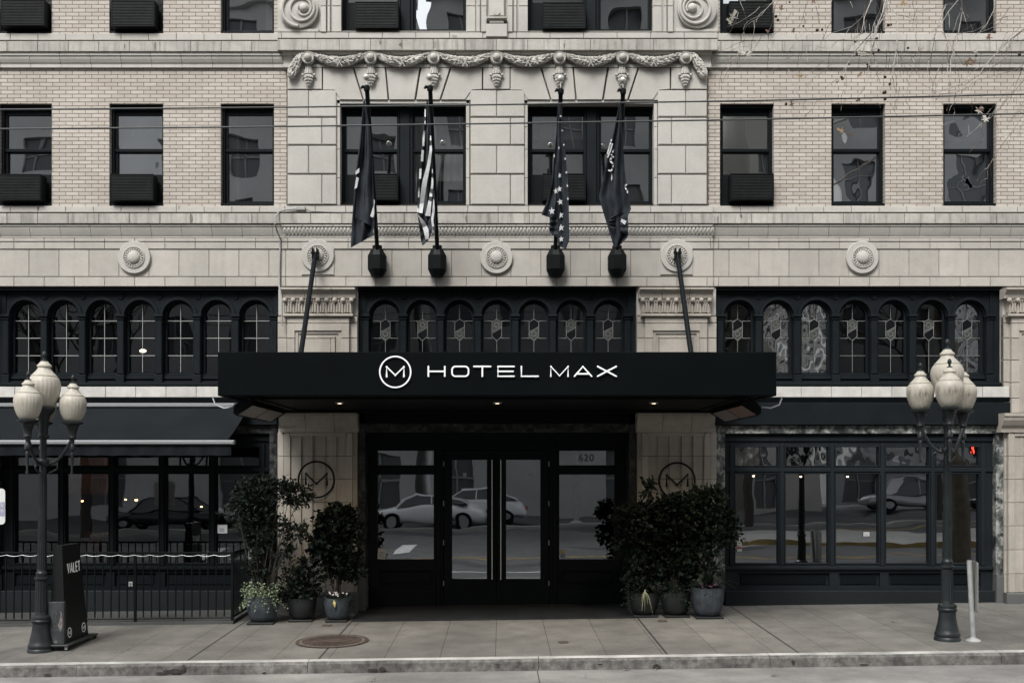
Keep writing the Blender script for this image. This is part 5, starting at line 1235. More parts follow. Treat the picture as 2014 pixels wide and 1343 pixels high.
def sstroke(name, lines, r):
    mb = MB()
    for i, ln in enumerate(lines):
        pts = [side(*p, o=.004 + .0003 * i) for p in ln]; mb.tube(pts, r, M['white'], 8, squash=.3, up=(1, 0, 0))
    world_child(mb, name, T, True)
ty0, ty1, tz0, tz1 = -3.08, -2.60, 0, 0
def tch(c, y0, w_, z0, z1):
    f = lambda u, v: (y0 + u * w_, z0 + v * (z1 - z0))
    return {'V': [[f(0, 1), f(.5, 0), f(1, 1)]], 'A': [[f(0, 0), f(.5, 1), f(1, 0)], [f(.2, .3), f(.8, .3)]], 'L': [[f(0, 1), f(0, 0), f(1, 0)]], 'E': [[f(1, 1), f(0, 1), f(0, 0), f(1, 0)], [f(0, .52), f(.85, .52)]], 'T': [[f(0, 1), f(1, 1)], [f(.5, 1), f(.5, 0)]]}[c]
# place by the picture: text spans y 1107-1127 at px 128-149
zA = Z(1128, 3.0) + .02; zB = zA + .135; yy = -3.10; ls = []
for ch, w_ in zip('VALET', (.07, .075, .05, .05, .06)): ls += tch(ch, yy, w_, zA, zB); yy += w_ + .032
sstroke('lettering', ls, .0125)
for yc in (-3.12, -2.62):
    zc = zb_ + .135; rr_ = .066; sstroke('emblem', [[(yc + rr_ * cos(2 * pi * k / 24), zc + rr_ * sin(2 * pi * k / 24)) for k in range(25)], [(yc - .033, zc - .026), (yc - .033, zc + .026), (yc, zc - .018), (yc + .033, zc + .026), (yc + .033, zc - .026)]], .0055)
# ================================================================ SIGN POST right, sign left
px_ = P(1914, 1258, 3.5); gxx = gz(px_[0], 3.5)
T = empty('short_sign_post', (px_[0], -3.5, gxx), 'short pale metal post with a narrow plate seen edge-on, right of the lamp', 'sign post')
M['galv'] = mat('galvanised_metal', (.40, .41, .40), .5, metal=.3, noise=[(6, .75, 1.1)])
mb = MB(); mb.lathe([(.10, -.01), (.10, .012), (.08, .03), (.045, .045), (.04, .06)], (0, 0, 0), M['galv'], 24); mb.build('foot', T, True)
mb = MB(); mb.tube([(0, 0, .02), (-.055, 0, 1.13)], .035, M['galv'], 16); mb.build('post', T, True)
mb = MB(); pts = []
zz0, zz1, hw = .42, 1.12, .12
for cx_, cz_, a0 in ((-.28, zz1 - .05, 90), (.02, zz1 - .05, 0), (.02, zz0 + .05, -90), (-.28, zz0 + .05, 180)):
    for k in range(5): a = radians(a0 + (90 - 90 * k / 4 if False else 0) + 0); pts.append((cx_ + .05 * cos(radians(a0 + 22.5 * (4 - k) if a0 >= 0 or True else 0)), cz_ + .05 * sin(radians(a0 + 22.5 * (4 - k)))))
pts = []
for cx_, cz_, a0 in ((.05, zz1 - .05, 0), (-.27, zz1 - .05, 90), (-.27, zz0 + .05, 180), (.05, zz0 + .05, 270)):
    for k in range(5): a = radians(a0 + 22.5 * k); pts.append((cx_ + .05 * cos(a), cz_ + .05 * sin(a)))
# plate lies in the y-z plane, turned slightly
n = len(pts); ang = radians(75); vs = []
for s_ in (-.0025, .0025):
    for u, z in pts: vs.append((.035 + u * cos(ang) - s_ * sin(ang) + .02, .10 + u * sin(ang) + s_ * cos(ang), z))
mb.add(vs, [tuple(range(n)), tuple(range(2 * n - 1, n - 1, -1))] + [(i, n + i, n + (i + 1) % n, (i + 1) % n) for i in range(n)], M['galv']); mb.build('sign_plate', T)
M['signwhite'] = mat('sign_plate_white', (.62, .63, .62), .5); M['lav'] = mat('sign_band_lavender', (.30, .30, .42), .5)
sx0, sx1 = X(-52, 3.6), X(10, 3.6); sz0, sz1 = Z(1031, 3.6), Z(960.5, 3.6); xm = (sx0 + sx1) / 2
T = empty('parking_sign', (xm, -3.6, gz(xm, 3.6)), 'white rounded sign with a lavender band at the left edge of the photo', 'sign')
mb = MB(); mb.tube([(0, .05, -.02), (0, .05, sz1 + .1 - gz(xm, 3.6))], .03, M['galv'], 12); mb.build('post', T, True)
mb = MB(); pts = []; r = .05
for cx_, cz_, a0 in ((sx1 - r, sz1 - r, 0), (sx0 + r, sz1 - r, 90), (sx0 + r, sz0 + r, 180), (sx1 - r, sz0 + r, 270)):
    for k in range(6): a = radians(a0 + 18 * k); pts.append((cx_ + r * cos(a), cz_ + r * sin(a)))
mb.poly(pts[::-1], -3.6, -3.595, M['signwhite']); mb.box(sx0 + .004, sx1 - .006, -3.603, -3.6, Z(1014.5, 3.6), Z(987, 3.6), M['lav']); world_child(mb, 'sign_plate', T)
def text_mesh(name, tx, loc, parent=None):
    t = bpy.data.objects.new('tmp', tx); scene.collection.objects.link(t); bpy.context.view_layer.update(); me = bpy.data.meshes.new_from_object(t.evaluated_get(bpy.context.evaluated_depsgraph_get())); me.name = name
    bpy.data.objects.remove(t); o = bpy.data.objects.new(name, me); scene.collection.objects.link(o); o.location = loc; o.rotation_euler = (pi / 2, 0, 0)
    if parent: o.parent = parent
    return o
tx = bpy.data.curves.new('sign_lettering', 'FONT'); tx.body = 'k\nn'; tx.size = .085; tx.align_x = 'RIGHT'; tx.extrude = .001; tx.space_line = .9
tx.materials.append(M['signwhite']); text_mesh('sign_lettering', tx, (X(7.5, 3.6) - xm, -.006, Z(996.5, 3.6) - gz(xm, 3.6)), T)
# manhole
M['iron'] = mat('rusty_iron', (.060, .045, .038), .6, noise=[(9, .6, 1.3)]); mx_, md = X(653, 2.9), 2.88
mb = MB(); zc = gz(mx_, md); n = 48
def disc(r0, r1, h, m):
    vs = []
    for k in range(n):
        a = 2 * pi * k / n
        for r in (r0, r1): x, d_ = mx_ + r * cos(a), md + r * sin(a); vs.append((x - mx_, -(d_ - md), gz(x, d_) - zc + h))
    mb.add(vs, [(2 * k, 2 * k + 1, 2 * ((k + 1) % n) + 1, 2 * ((k + 1) % n)) for k in range(n)], m)
disc(.0, .15, .012, M['iron']); disc(.16, .43, .009, M['iron']); disc(.44, .475, .012, M['mortar']); disc(.48, .53, .012, M['iron'])
for r in (.2, .26, .32, .38): disc(r, r + .018, .013, M['iron'])
for k in range(18):
    a = 2 * pi * k / 18; c = (.34 * cos(a), -.34 * sin(a)); mb.box(c[0] - .02, c[0] + .02, c[1] - .02, c[1] + .02, gz(mx_ + c[0], md - c[1]) - zc, gz(mx_ + c[0], md - c[1]) - zc + .014, M['iron'])
o = mb.build('manhole_cover'); o.location = (mx_, -md, zc); tag(o, 'round rusty iron manhole cover set in the sidewalk', 'manhole cover')
for (px, py, d_, lab) in ((643, 1222, 1.5, 'small dark valve lid in the sidewalk above the manhole cover'), (1108, 1269, 3.2, 'small dark valve lid in the middle of the sidewalk'), (1303, 1222, 1.5, 'small dark valve lid below the right-hand pots')):
    x = X(px, d_); mb = MB(); vs = [(.075 * cos(2 * pi * k / 20), .075 * sin(2 * pi * k / 20), .006 + .013 * .075 * cos(2 * pi * k / 20) + .02 * .075 * sin(2 * pi * k / 20)) for k in range(20)]
    mb.add(vs, [tuple(range(20))], M['iron']); mb.tube([vs[k] for k in list(range(20)) + [0]], .005, M['iron'], 4, cap=False); o = mb.build('valve_lid'); o.location = (x, -d_, gz(x, d_)); tag(o, lab, 'valve lid')
# litter
M['paper'] = mat('paper_scrap', (.7, .7, .68), .7); M['leafbrown'] = mat('dry_leaf', (.13, .07, .03), .8, noise=[(20, .6, 1.4)])
def scrap(name, cat, lab, x, d_, z, pts, m):
    mb = MB(); mb.add(pts, [tuple(range(len(pts)))], m); mb.add([(a, b, c + .004) for a, b, c in pts], [tuple(range(len(pts)))], m); o = mb.build(name); o.location = (x, -d_, z); tag(o, lab, cat)
for (px, py, d_, lab) in ((1232, 1309, 4.46, 'small white scrap of litter lying against the kerb'), (1290, 1308, 4.46, 'tiny white scrap of litter beside the dark spot on the kerb'), (1150, 1325, 4.9, 'small pale litter fleck on the road below the canopy'), (733, 1328, 5.0, 'flattened white litter fleck on the road at lower left centre')):
    x = X(px, d_); s = .05 if px in (1232, 733) else .025; scrap('litter_scrap', 'litter', lab, x, d_, gr(x, d_) + .012, [(-s, -.01, 0), (-.2 * s, -.02, .01), (s, 0, .03), (.6 * s, .02, .01), (-.5 * s, .02, 0)], M['paper'])
x = X(1524, 5.0); scrap('fallen_leaf', 'leaf', 'small brown fallen leaf on the road near the kerb', x, 5.0, gr(x, 5) + .01, [(-.06, 0, 0), (-.02, -.03, .01), (.02, -.01, .02), (.07, -.015, 0), (.03, .02, .015), (-.01, .035, 0)], M['leafbrown'])
x = X(1757, 1.9); scrap('fallen_leaf', 'leaf', 'dark fallen leaf on the sidewalk in front of the right storefront', x, 1.9, gz(x, 1.9) + .01, [(-.07, 0, 0), (-.02, -.03, .01), (.02, -.01, .02), (.08, -.015, 0), (.03, .02, .015), (-.01, .035, 0)], M['leafbrown'])

# ================================================================ POTS AND PLANTS
M['potA'] = mat('blue_grey_pot', (.050, .060, .070), .55, spec=.25, noise=[(5, .6, 1.35), (25, .8, 1.2)], streak=.25); M['potB'] = mat('black_pot', (.010, .012, .013), .5)
M['soil'] = mat('soil', (.015, .012, .01), .95)
def leafmat(name, c, isl=.7):
    m = mat(name, c, .6, island=isl, spec=.18); return m
M['leafA'] = leafmat('dark_foliage', (.0075, .0125, .0090)); M['leafB'] = leafmat('mid_foliage', (.013, .021, .013)); M['leafG'] = leafmat('grey_green_foliage', (.16, .20, .13)); M['leafV'] = leafmat('variegated_blade', (.38, .40, .25)); M['bark'] = mat('shrub_stem', (.02, .016, .012), .9)
M['petal'] = mat('pale_petal', (.65, .60, .60), .6); M['yleaf'] = mat('yellow_leaf', (.42, .36, .12), .6)
def pot(px0, px1, pyr, pyb, d_, m, lab):
    cx_ = (px0 + px1) / 2; x = X(cx_, d_); r = (px1 - px0) / 2 / S * (D - d_) / D; z = gz(x, d_) + .035; h = (pyb - pyr) / S * (D - d_) / D
    T = empty('plant_pot', (x, -d_, gz(x, d_)), lab, 'plant pot', 'plant pots beside the entrance pillars')
    mb = MB(); mb.lathe([(r * .62, .035), (r * .72, .05), (r * .86, h * .3), (r * .97, h * .62), (r, h * .85), (r * .985, h + .02), (r, h + .035), (r * .93, h + .035), (r * .91, h - .0), (r * .9, h - .06)], (0, 0, 0), m, 40); mb.build('body', T, True)
    mb = MB(); mb.lathe([(r * .905, h - .045), (0, h - .03)], (0, 0, 0), M['soil'], 24); mb.build('soil', T)
    mb = MB(); mb.box(-r * .82, r * .82, -r * .8, r * .8, -.0, .032, M['potB'], .006); mb.build('saucer', T)
    return x, -d_, gz(x, d_) + h
def leaf(mb, c, dr, up, ln, wd, m):
    c = Vector(c); dr = Vector(dr).normalized(); sdv = dr.cross(Vector(up))
    if sdv.length < .05: sdv = dr.cross(Vector((1, 0, .3)))
    sdv.normalize(); nn = sdv.cross(dr)
    mb.add([c, c + dr * ln * .45 + sdv * wd * .5 + nn * wd * .15, c + dr * ln - nn * ln * .08, c + dr * ln * .45 - sdv * wd * .5 + nn * wd * .15, c + dr * ln * .5 - nn * .0], [(0, 1, 4), (1, 2, 4), (4, 2, 3), (0, 4, 3)], m)
def rv(): 
    while True:
        v = Vector((random.uniform(-1, 1), random.uniform(-1, 1), random.uniform(-1, 1)))
        if .1 < v.length < 1: return v.normalized()
def shrub(base, label, blobs, n, ln, wd, m, stems=6, density_edge=.55, name='potted_shrub'):
    """blobs: (dx, dy, dz, rx, ry, rz, weight) leaf masses relative to the pot rim"""
    T = empty(name, base, label, 'shrub', 'shrubs growing in the pots'); sb = MB(); lb = MB()
    tot = sum(b[6] for b in blobs)
    for b in blobs:
        c = Vector(b[:3]); k = max(2, int(stems * b[6] / tot + 1))
        for _ in range(k):
            e = c + Vector((random.uniform(-.5, .5) * b[3], random.uniform(-.5, .5) * b[4], random.uniform(-.3, .7) * b[5])); s0 = Vector((random.uniform(-.06, .06), random.uniform(-.05, .05), -.06)); md = s0.lerp(e, .5) + Vector((random.uniform(-.06, .06), random.uniform(-.05, .05), .05))
            sb.tube([s0, md, e], [.011, .008, .004], M['bark'], 5)
        nt_ = int(n * b[6] / tot / 7)
        for _ in range(nt_):   # twig with leaves
            v = rv(); rad = random.random() ** .45; o = c + Vector((v.x * b[3], v.y * b[4], v.z * b[5])) * rad; tw = (v + Vector((0, 0, .35)) + rv() * .6).normalized() * random.uniform(.09, .2)
            if random.random() < .5: sb.tube([o - tw * .3, o + tw], .0025, M['bark'], 3)
            for q in range(7):
                p = o + tw * (q / 6); lv = (rv() + tw.normalized() * .8 + Vector((0, -.15, -.15))).normalized(); leaf(lb, p, lv, rv(), ln * random.uniform(.7, 1.25), wd * random.uniform(.7, 1.2), m)
    sb.build('stem', T); lb.build('foliage', T); return T
def grass(base, label, n, ln, m, spread=.6, name='potted_grass', cat='grass plant', droop=.6, off=(0, 0, 0), wd=.008):
    T = empty(name, base, label, cat); mb = MB()
    for _ in range(n):
        a = random.uniform(0, 2 * pi); L_ = ln * random.uniform(.6, 1.1); sp = random.uniform(.15, spread); pts = []
        for k in range(7): t = k / 6; pts.append(Vector(off) + Vector((cos(a) * sp * L_ * t ** 1.3, sin(a) * sp * L_ * t ** 1.3, L_ * (t - droop * t * t * sp * 1.2))))
        w_ = wd * random.uniform(.7, 1.2); sdv = Vector((-sin(a), cos(a), 0)); vs = []
        for k, p in enumerate(pts): ww = w_ * (1 - (k / 6) ** 2 * .9); vs += [p - sdv * ww, p + sdv * ww]
        mb.add(vs, [(2 * k, 2 * k + 1, 2 * k + 3, 2 * k + 2) for k in range(6)], m)
    mb.build('blades', T); return T
A = pot(485, 548, 1165, 1214, 1.15, M['potA'], 'blue-grey rounded pot at the far left of the left group, beside the railing')
B = pot(566, 622, 1166, 1207, .95, M['potB'], 'black pot in the middle of the left group')
C = pot(638, 690, 1171, 1213, 1.05, M['potA'], 'small blue-grey pot beside the entrance, right of the left group')
Dp = pot(1238, 1296, 1163, 1206, .95, M['potB'], 'dark pot beside the entrance, leftmost of the right group')
Ep = pot(1299, 1358, 1163, 1207, 1.0, M['potB'], 'black pot in the middle of the right group')
Fp = pot(1359, 1424, 1161, 1216, 1.15, M['potA'], 'blue-grey mottled pot at the far right of the right group')
u = 1 / 113 * .94
shrub(A, 'airy dark-leaved shrub rising from the blue-grey pot beside the railing', [(-.14, .12, 1.66, .30, .2, .20, 2.6), (.22, .12, 1.72, .2, .15, .14, 1.0), (.52, .05, 1.68, .20, .1, .09, .9), (-.08, .15, 1.15, .24, .2, .34, 2.6), (-.02, .15, .6, .22, .18, .36, 1.8), (.50, .0, 1.06, .18, .1, .08, .65), (-.44, .05, 1.42, .12, .1, .14, .6), (.36, 0, .72, .10, .08, .06, .25)], 4700, .085, .042, M['leafA'], 12)
shrub(B, 'low dark shrub with strap leaves in the black middle pot on the left', [(.05, 0, .35, .30, .2, .3, 2), (-.1, 0, .12, .3, .2, .16, 2)], 1600, .08, .04, M['leafA'], 5)
grass(B, 'dark strappy grass fanning out of the black middle pot on the left', 110, .75, M['leafA'], .8, droop=.5)
shrub(C, 'upright broad-leaved shrub above the small blue-grey pot left of the doors', [(-.02, .1, 1.22, .28, .18, .22, 3), (-.1, .1, .85, .29, .2, .28, 3), (.08, .12, .52, .22, .18, .22, 1.4)], 3800, .10, .068, M['leafA'], 9)
def herbs(base, lab, r, h, n, m, flowers=0, fm=None, drape=0):
    T = empty('trailing_plant', base, lab, 'plant'); mb = MB()
    for _ in range(n):
        a = random.uniform(0, 2 * pi); q = random.random() ** .5 * r; o = Vector((cos(a) * q, sin(a) * q, -.02)); tip = o + Vector((cos(a) * r * .25, sin(a) * r * .25, random.uniform(.3, 1) * h))
        if q > r * .8 and random.random() < drape: tip.z = -random.uniform(.05, .2); tip.x *= 1.15; tip.y *= 1.15
        for k in range(5): p = o.lerp(tip, k / 4); leaf(mb, p, rv() + Vector((0, -.2, .2)), rv(), .045, .028, m)
    mb.build('foliage', T)
    if flowers:
        fb = MB()
        for _ in range(flowers):
            a = random.uniform(pi, 2 * pi); q = random.uniform(.3, .95) * r; c = Vector((cos(a) * q, sin(a) * q, random.uniform(.6, 1.1) * h))
            for k in range(5): b_ = 2 * pi * k / 5; leaf(fb, c, (cos(b_), -.5, sin(b_)), (0, -1, 0), .018, .016, fm)
        fb.build('flower', T)
herbs(A, 'grey-green trailing plant spilling over the blue-grey pot beside the railing', .29, .30, 260, M['leafG'], 0, None, .6)
grass(A, 'arching green blades on the right side of the blue-grey pot beside the railing', 46, .42, M['leafB'], 1.0, off=(.12, -.05, 0), droop=.7)
herbs(C, 'low plant with pale flowers in the small blue-grey pot', .2, .12, 60, M['leafB'], 14, M['petal'], .3)
mb = MB(); leaf(mb, (-.02, -.24, .03), (.15, -.3, -1), (0, -1, 0), .13, .05, M['yleaf']); o = mb.build('drooping_leaf'); o.location = C; tag(o, 'single yellow leaf drooping over the rim of the small blue-grey pot', 'leaf')
shrub(Dp, 'dense dark shrub leaning over the entrance glass, leftmost of the right group', [(.06, .12, 1.08, .27, .18, .40, 3), (-.33, .02, 1.28, .09, .1, .10, .7), (-.28, .02, .82, .12, .1, .13, .9), (.05, .1, .5, .26, .18, .3, 2.0), (.08, 0, 1.74, .03, .03, .1, .2), (-.1, 0, .18, .2, .15, .14, .7)], 3900, .09, .06, M['leafA'], 8)
shrub(Ep, 'dense dark central shrub of the right group, in front of the ring emblem', [(0, .12, 1.0, .42, .22, .48, 4), (.05, .1, 1.40, .34, .18, .14, 1.6), (0, .1, .45, .36, .2, .34, 2.3)], 3900, .09, .06, M['leafA'], 8)
shrub(Fp, 'dense dark shrub reaching toward the right storefront, rightmost of the right group', [(-.02, .12, 1.1, .34, .2, .40, 3.2), (-.02, .1, 1.46, .26, .18, .12, 1.2), (.28, .05, .95, .18, .12, .24, 1.1), (-.1, .1, .5, .26, .2, .3, 1.6)], 3300, .09, .055, M['leafB'], 8)
grass(Fp, 'arching grass blades above the mottled pot of the right group', 130, .55, M['leafB'], 1.1, droop=.7, off=(.02, -.05, 0))
herbs(Fp, 'low dark bedding plant with tiny pink flowers in the mottled pot', .25, .10, 60, M['leafA'], 7, mat('pink_petal', (.30, .10, .22), .6), .3)
grass(Dp, 'pale variegated blades drooping over the leftmost pot of the right group', 26, .34, M['leafV'], .55, droop=3.2, off=(-.02, -.26, 0), wd=.006)
herbs(Ep, 'trailing foliage spilling over the black pot of the right group', .27, .22, 90, M['leafB'], 0, None, .6)
herbs(Dp, 'leafy fringe round the rim of the leftmost pot of the right group', .27, .22, 80, M['leafB'], 0, None, .5)

# ================================================================ BARE TREE at upper right
M['twig'] = mat('pale_twig', (.34, .315, .29), .85, noise=[(12, .7, 1.1)]); M['twigdk'] = mat('brown_twig', (.16, .11, .08), .85); M['trunk'] = mat('tree_bark', (.17, .15, .12), .9, noise=[(6, .6, 1.2)], bump=(20, .01)); M['seed'] = mat('seed_ball', (.035, .02, .015), .9)
TX, TD = 9.6, 3.4
TR = empty('street_tree', (TX, -TD, gz(TX, TD)), 'nearly bare street tree whose pale twigs hang into the top right corner', 'tree')
mb = MB(); tp = [(TX, -TD, -.1), (TX + .05, -TD, 1.5), (TX - .08, -TD - .1, 4), (TX - .2, -TD - .4, 7), (TX - .4, -TD - .8, 10), (TX - .6, -TD - 1, 12.5)]; mb.tube(tp, [.26, .2, .17, .13, .09, .04], M['trunk'], 14); world_child(mb, 'trunk', TR, True)
dt = 6.0; bm = MB(); lf = MB(); sdm = MB()
def B_(pts, r0, r1, dd=dt, m=None):
    c = [Vector(P(x, y, dd + .25 * sin(i * .9 + pts[0][0]))) for i, (x, y) in enumerate(pts)]; n = len(c); bm.tube(c, [r0 + (r1 - r0) * i / (n - 1) for i in range(n)], m or M['twig'], 6); return c
limb = [Vector(tp[3]), Vector((8.2, -4.6, 10.6)), Vector(P(1900, -150, dt)), Vector(P(1745, -60, dt))]; bm.tube(limb, [.07, .05, .03, .015], M['twig'], 8)
bm.tube([Vector(tp[3]), Vector((8.6, -5.2, 9.6)), Vector(P(2100, -60, dt))], [.06, .035, .015], M['twig'], 8)
main = [[(1745, -60), (1738, -10), (1744, 12), (1741, 30), (1728, 50), (1715, 64), (1700, 80), (1683, 100), (1665, 128), (1650, 155), (1622, 205)],
        [(1745, -60), (1742, 0), (1736, 25), (1725, 52), (1722, 75), (1715, 98), (1721, 120)], [(1735, -30), (1720, -5), (1705, 20), (1693, 38), (1675, 53), (1634, 66)], [(1720, -20), (1712, 5), (1700, 35), (1695, 66)],
        [(1745, -60), (1745, 8), (1765, 30), (1764, 80), (1763, 98), (1773, 117)], [(1764, 95), (1757, 130), (1755, 150), (1752, 205)], [(1737, -10), (1732, 20), (1720, 45), (1722, 62), (1714, 90)],
        [(1900, -150), (1888, -20), (1893, 22), (1885, 65), (1878, 95), (1870, 118), (1868, 160), (1868, 205)], [(1895, -60), (1885, 0), (1865, 24), (1850, 50), (1857, 66)], [(1860, 10), (1848, 40), (1838, 75), (1832, 110), (1828, 150)],
        [(2100, -60), (2040, 40), (2014, 58), (1985, 80), (1960, 105), (1935, 132), (1920, 160), (1905, 170), (1880, 182), (1850, 185), (1824, 170)],
        [(2100, -60), (2060, 90), (2020, 150), (1995, 180), (1960, 215), (1930, 245), (1900, 270)], [(2100, -20), (2030, 120), (1990, 140), (1950, 150), (1900, 165)], [(2080, 60), (2030, 200), (1990, 260), (1960, 300), (1945, 330)],
        [(1600, -60), (1530, -10), (1519, 6), (1506, 19), (1497, 31), (1484, 41)], [(1560, -40), (1525, 10), (1520, 45), (1508, 70), (1470, 92), (1455, 108)], [(1650, -60), (1634, 8), (1634, 40)],
        [(1960, -60), (1955, 20), (1940, 50), (1915, 62), (1895, 65)], [(1598, -60), (1588, 5), (1580, 30), (1575, 50)], [(1800, -60), (1795, 10), (1800, 25), (1815, 20)]]
rs = [.012, .012, .011, .010, .011, .008, .010, .010, .009, .007, .009, .006, .006, .006, .007, .005, .007, .006, .004, .004]
tips = []
for i, b in enumerate(main):
    c = B_(b, rs[i] * .85, .0022, dt + .4 * sin(i * 2.1)); b2 = b
    for k in range(2, len(b)):
        if random.random() < .9:
            x, y = b[k]; dx = b[k][0] - b[k - 1][0]; dy = b[k][1] - b[k - 1][1]
            for s_ in range(random.choice((1, 2, 3))):
                a = math.atan2(dy, dx) + random.uniform(-.9, .9); ln = random.uniform(15, 52); q = [(x, y)]; aa = a
                for st in range(5): aa += random.uniform(-.3, .3) + (.12 if aa < pi / 2 else -.12); x += cos(aa) * ln / 5; y += sin(aa) * ln / 5; q.append((x, y))
                B_(q, .0033, .0013, dt + .4 * sin(i * 2.1), M['twig'] if random.random() < .75 else M['twigdk']); tips.append(q[-1])
for _ in range(30):   # fine weeping twigs at the right edge
    x, y = random.uniform(1965, 2080), random.uniform(10, 190); a = radians(random.uniform(115, 165)); q = [(x, y)]
    for st in range(6): a -= random.uniform(-.08, .14); x += cos(a) * 15; y += sin(a) * 15; q.append((x, y))
    B_(q, .0026, .0012, dt + random.uniform(-.4, .4), M['twig'] if random.random() < .7 else M['twigdk'])
for _ in range(30):
    x, y = random.uniform(1440, 1900), random.uniform(-20, 150); a = radians(random.uniform(60, 150)); q = [(x, y)]
    for st in range(6): a += random.uniform(-.25, .25); x += cos(a) * 13; y += sin(a) * 13; q.append((x, y))
    B_(q, .003, .0014, dt + random.uniform(-.4, .4), M['twig'] if random.random() < .6 else M['twigdk'])
world_child(bm, 'branch', TR, True)
def sb_(px, py, r):
    q = MB(); q.ball(P(px, py, dt), r, M['seed'], 8, 6); world_child(q, 'seed_ball', TR)
for px, py in ((1607, 60), (1617, 59), (1747, 50), (1752, 49), (1725, 76), (1682, 83), (1728, 99), (1718, 106), (1685, 108), (1670, 127), (1706, 127), (1708, 131), (1655, 152), (1646, 162), (1657, 155), (1741, 152), (1750, 166), (1741, 182), (1738, 183), (1685, 198), (1690, 197), (1741, 195), (1786, 95), (1553, 5), (1526, 33), (1530, 40), (1580, 52), (1920, 110), (1546, 205), (2005, 108)): sb_(px, py, random.uniform(.012, .019))
M['leafpale'] = mat('pale_dead_leaf', (.45, .43, .37), .8, noise=[(10, .6, 1.1)]); M['leaftan'] = mat('tan_dead_leaf', (.22, .15, .08), .8, noise=[(10, .6, 1.2)]); M['leafred'] = mat('rust_dead_leaf', (.10, .055, .035), .8)
def mleaf(px, py, r, m, rot):
    c = Vector(P(px, py, dt + .1)); n = 11; vs = [c]; ax = Vector((cos(rot), random.uniform(-.5, .5), sin(rot))).normalized(); ay = ax.cross(Vector((random.uniform(-.3, .3), -1, random.uniform(-.3, .3)))).normalized()
    for k in range(n): a = 2 * pi * k / n; rr = r * (1 if k % 2 == 0 else .38) * (1.15 if k in (0, 2, 10) else .85); vs.append(c + ax * cos(a) * rr + ay * sin(a) * rr + Vector((0, -.2 * rr * (k % 2), 0)))
    q = MB(); q.add(vs, [(0, k + 1, (k + 1) % n + 1) for k in range(n)], m); world_child(q, 'leaf', TR)
for px, py, r, m, ro in ((1441, 33, .07, 'leafpale', .8), (1436, 44, .05, 'leafpale', 2.2), (1463, 103, .06, 'leafpale', 2.5), (1470, 107, .05, 'leafpale', .5), (1776, 8, .055, 'leaftan', 1.2), (1902, 125, .06, 'leaftan', .7), (1915, 123, .045, 'leafred', 2), (1944, 75, .05, 'leafred', 1), (1697, 105, .055, 'leafpale', 2.4), (1690, 148, .035, 'leaftan', .6), (1574, 150, .05, 'leaftan', 2.3), (1557, 206, .04, 'leafred', 1.5), (1655, 257, .05, 'leaftan', 2.5), (1672, 266, .025, 'leafred', 1), (1903, 152, .045, 'leafpale', 2.3), (1918, 101, .04, 'leafpale', .5), (1925, 218, .07, 'leafpale', .4), (1938, 235, .06, 'leafpale', 1.4), (1536, 18, .04, 'leaftan', 1), (1560, 62, .035, 'leafred', 1), (1600, 2, .05, 'leafred', 0), (1978, 270, .05, 'leafpale', 1), (1510, 62, .03, 'leafred', 2), (1930, 216, .05, 'leafred', 2.8)): mleaf(px, py, r, M[m], ro)
# ================================================================ BEHIND THE GLASS
M['warm'] = mat('warm_wood', (.16, .07, .03), .6, noise=[(4, .6, 1.3)]); M['pend'] = mat('pendant_bulb', (1, .8, .6), .5, emit=((1, .5, .2), 7)); M['pend2'] = mat('small_bulb', (1, .8, .6), .5, emit=((1, .72, .45), 5))
for i, (px, py, d_, r, lab, m) in enumerate(((162, 985, -1.2, .020, 'small amber bulb glowing inside the restaurant, leftmost', 'pend'), (247, 982, -1.0, .018, 'small amber bulb glowing inside the restaurant above the dark car reflection', 'pend'), (268, 983, -1.0, .024, 'brighter amber bulb beside another inside the restaurant', 'pend'), (396, 996, -1.2, .018, 'small reddish bulb inside the restaurant beside the narrow mullion', 'pend'),
        (1482, 936, -.8, .020, 'small pendant bulb behind the first storefront pane', 'pend2'), (1575, 937, -.8, .020, 'small pendant bulb behind the second storefront pane', 'pend2'), (1667, 937, -.8, .020, 'small pendant bulb behind the third storefront pane', 'pend2'), (281, 690, -1.0, .05, 'glowing pale lamp seen through the fourth arched window from the left', 'pend2'))):
    c = P(px, py, d_); T = empty('pendant_light', c, lab, 'light', 'pendant lights behind the glass'); mb = MB(); mb.ball((0, 0, 0), r * (1 if py > 700 else .8), M[m], 12, 8, sx=1.6 if py < 700 else 1.2, sz=.8); mb.build('bulb', T, True)
    mb = MB(); mb.tube([(0, 0, r * .6), (0, 0, .5)], .004, M['black'], 5); mb.lathe([(.02, r * .6), (.02, r + .03), (.0, r + .03)], (0, 0, 0), M['black'], 10); mb.build('cord', T)
for (px0, px1, py0, py1, d_, lab) in ((120, 215, 900, 972, -2.6, 'amber wood panel on the restaurant wall, seen through the glass'), (165, 215, 1045, 1100, -1.6, 'low orange wood chair back seen through the restaurant glass')):
    mb = MB(); mb.box(X(px0, d_), X(px1, d_), -d_, -d_ + .06, Z(py1, d_), Z(py0, d_), M['warm'], .01)
    for k in range(1, 5): q = X(px0 + (px1 - px0) * k / 5, d_); mb.box(q - .01, q + .01, -d_ - .02, -d_, Z(py1, d_), Z(py0, d_), M['warm'], .004)
    if py0 > 1000: mb.box(X(px0, d_), X(px1, d_), -d_ + .06, -d_ + .5, Z(py1, d_) - .05, Z(py1, d_), M['warm'], .01)
    tag(mb.build('wood_panel'), lab, 'wood panel')
for (x_, y_, z_, e, lab) in ((X(175, -1.8), 1.6, 2.5, 5, 1), ):
    ld = bpy.data.lights.new('restaurant_lamp', 'POINT'); ld.energy = 2.2; ld.color = (1, .5, .22); ld.shadow_soft_size = .15; lo = bpy.data.objects.new('restaurant_lamp', ld); scene.collection.objects.link(lo); lo.location = (x_, y_, 2.9)
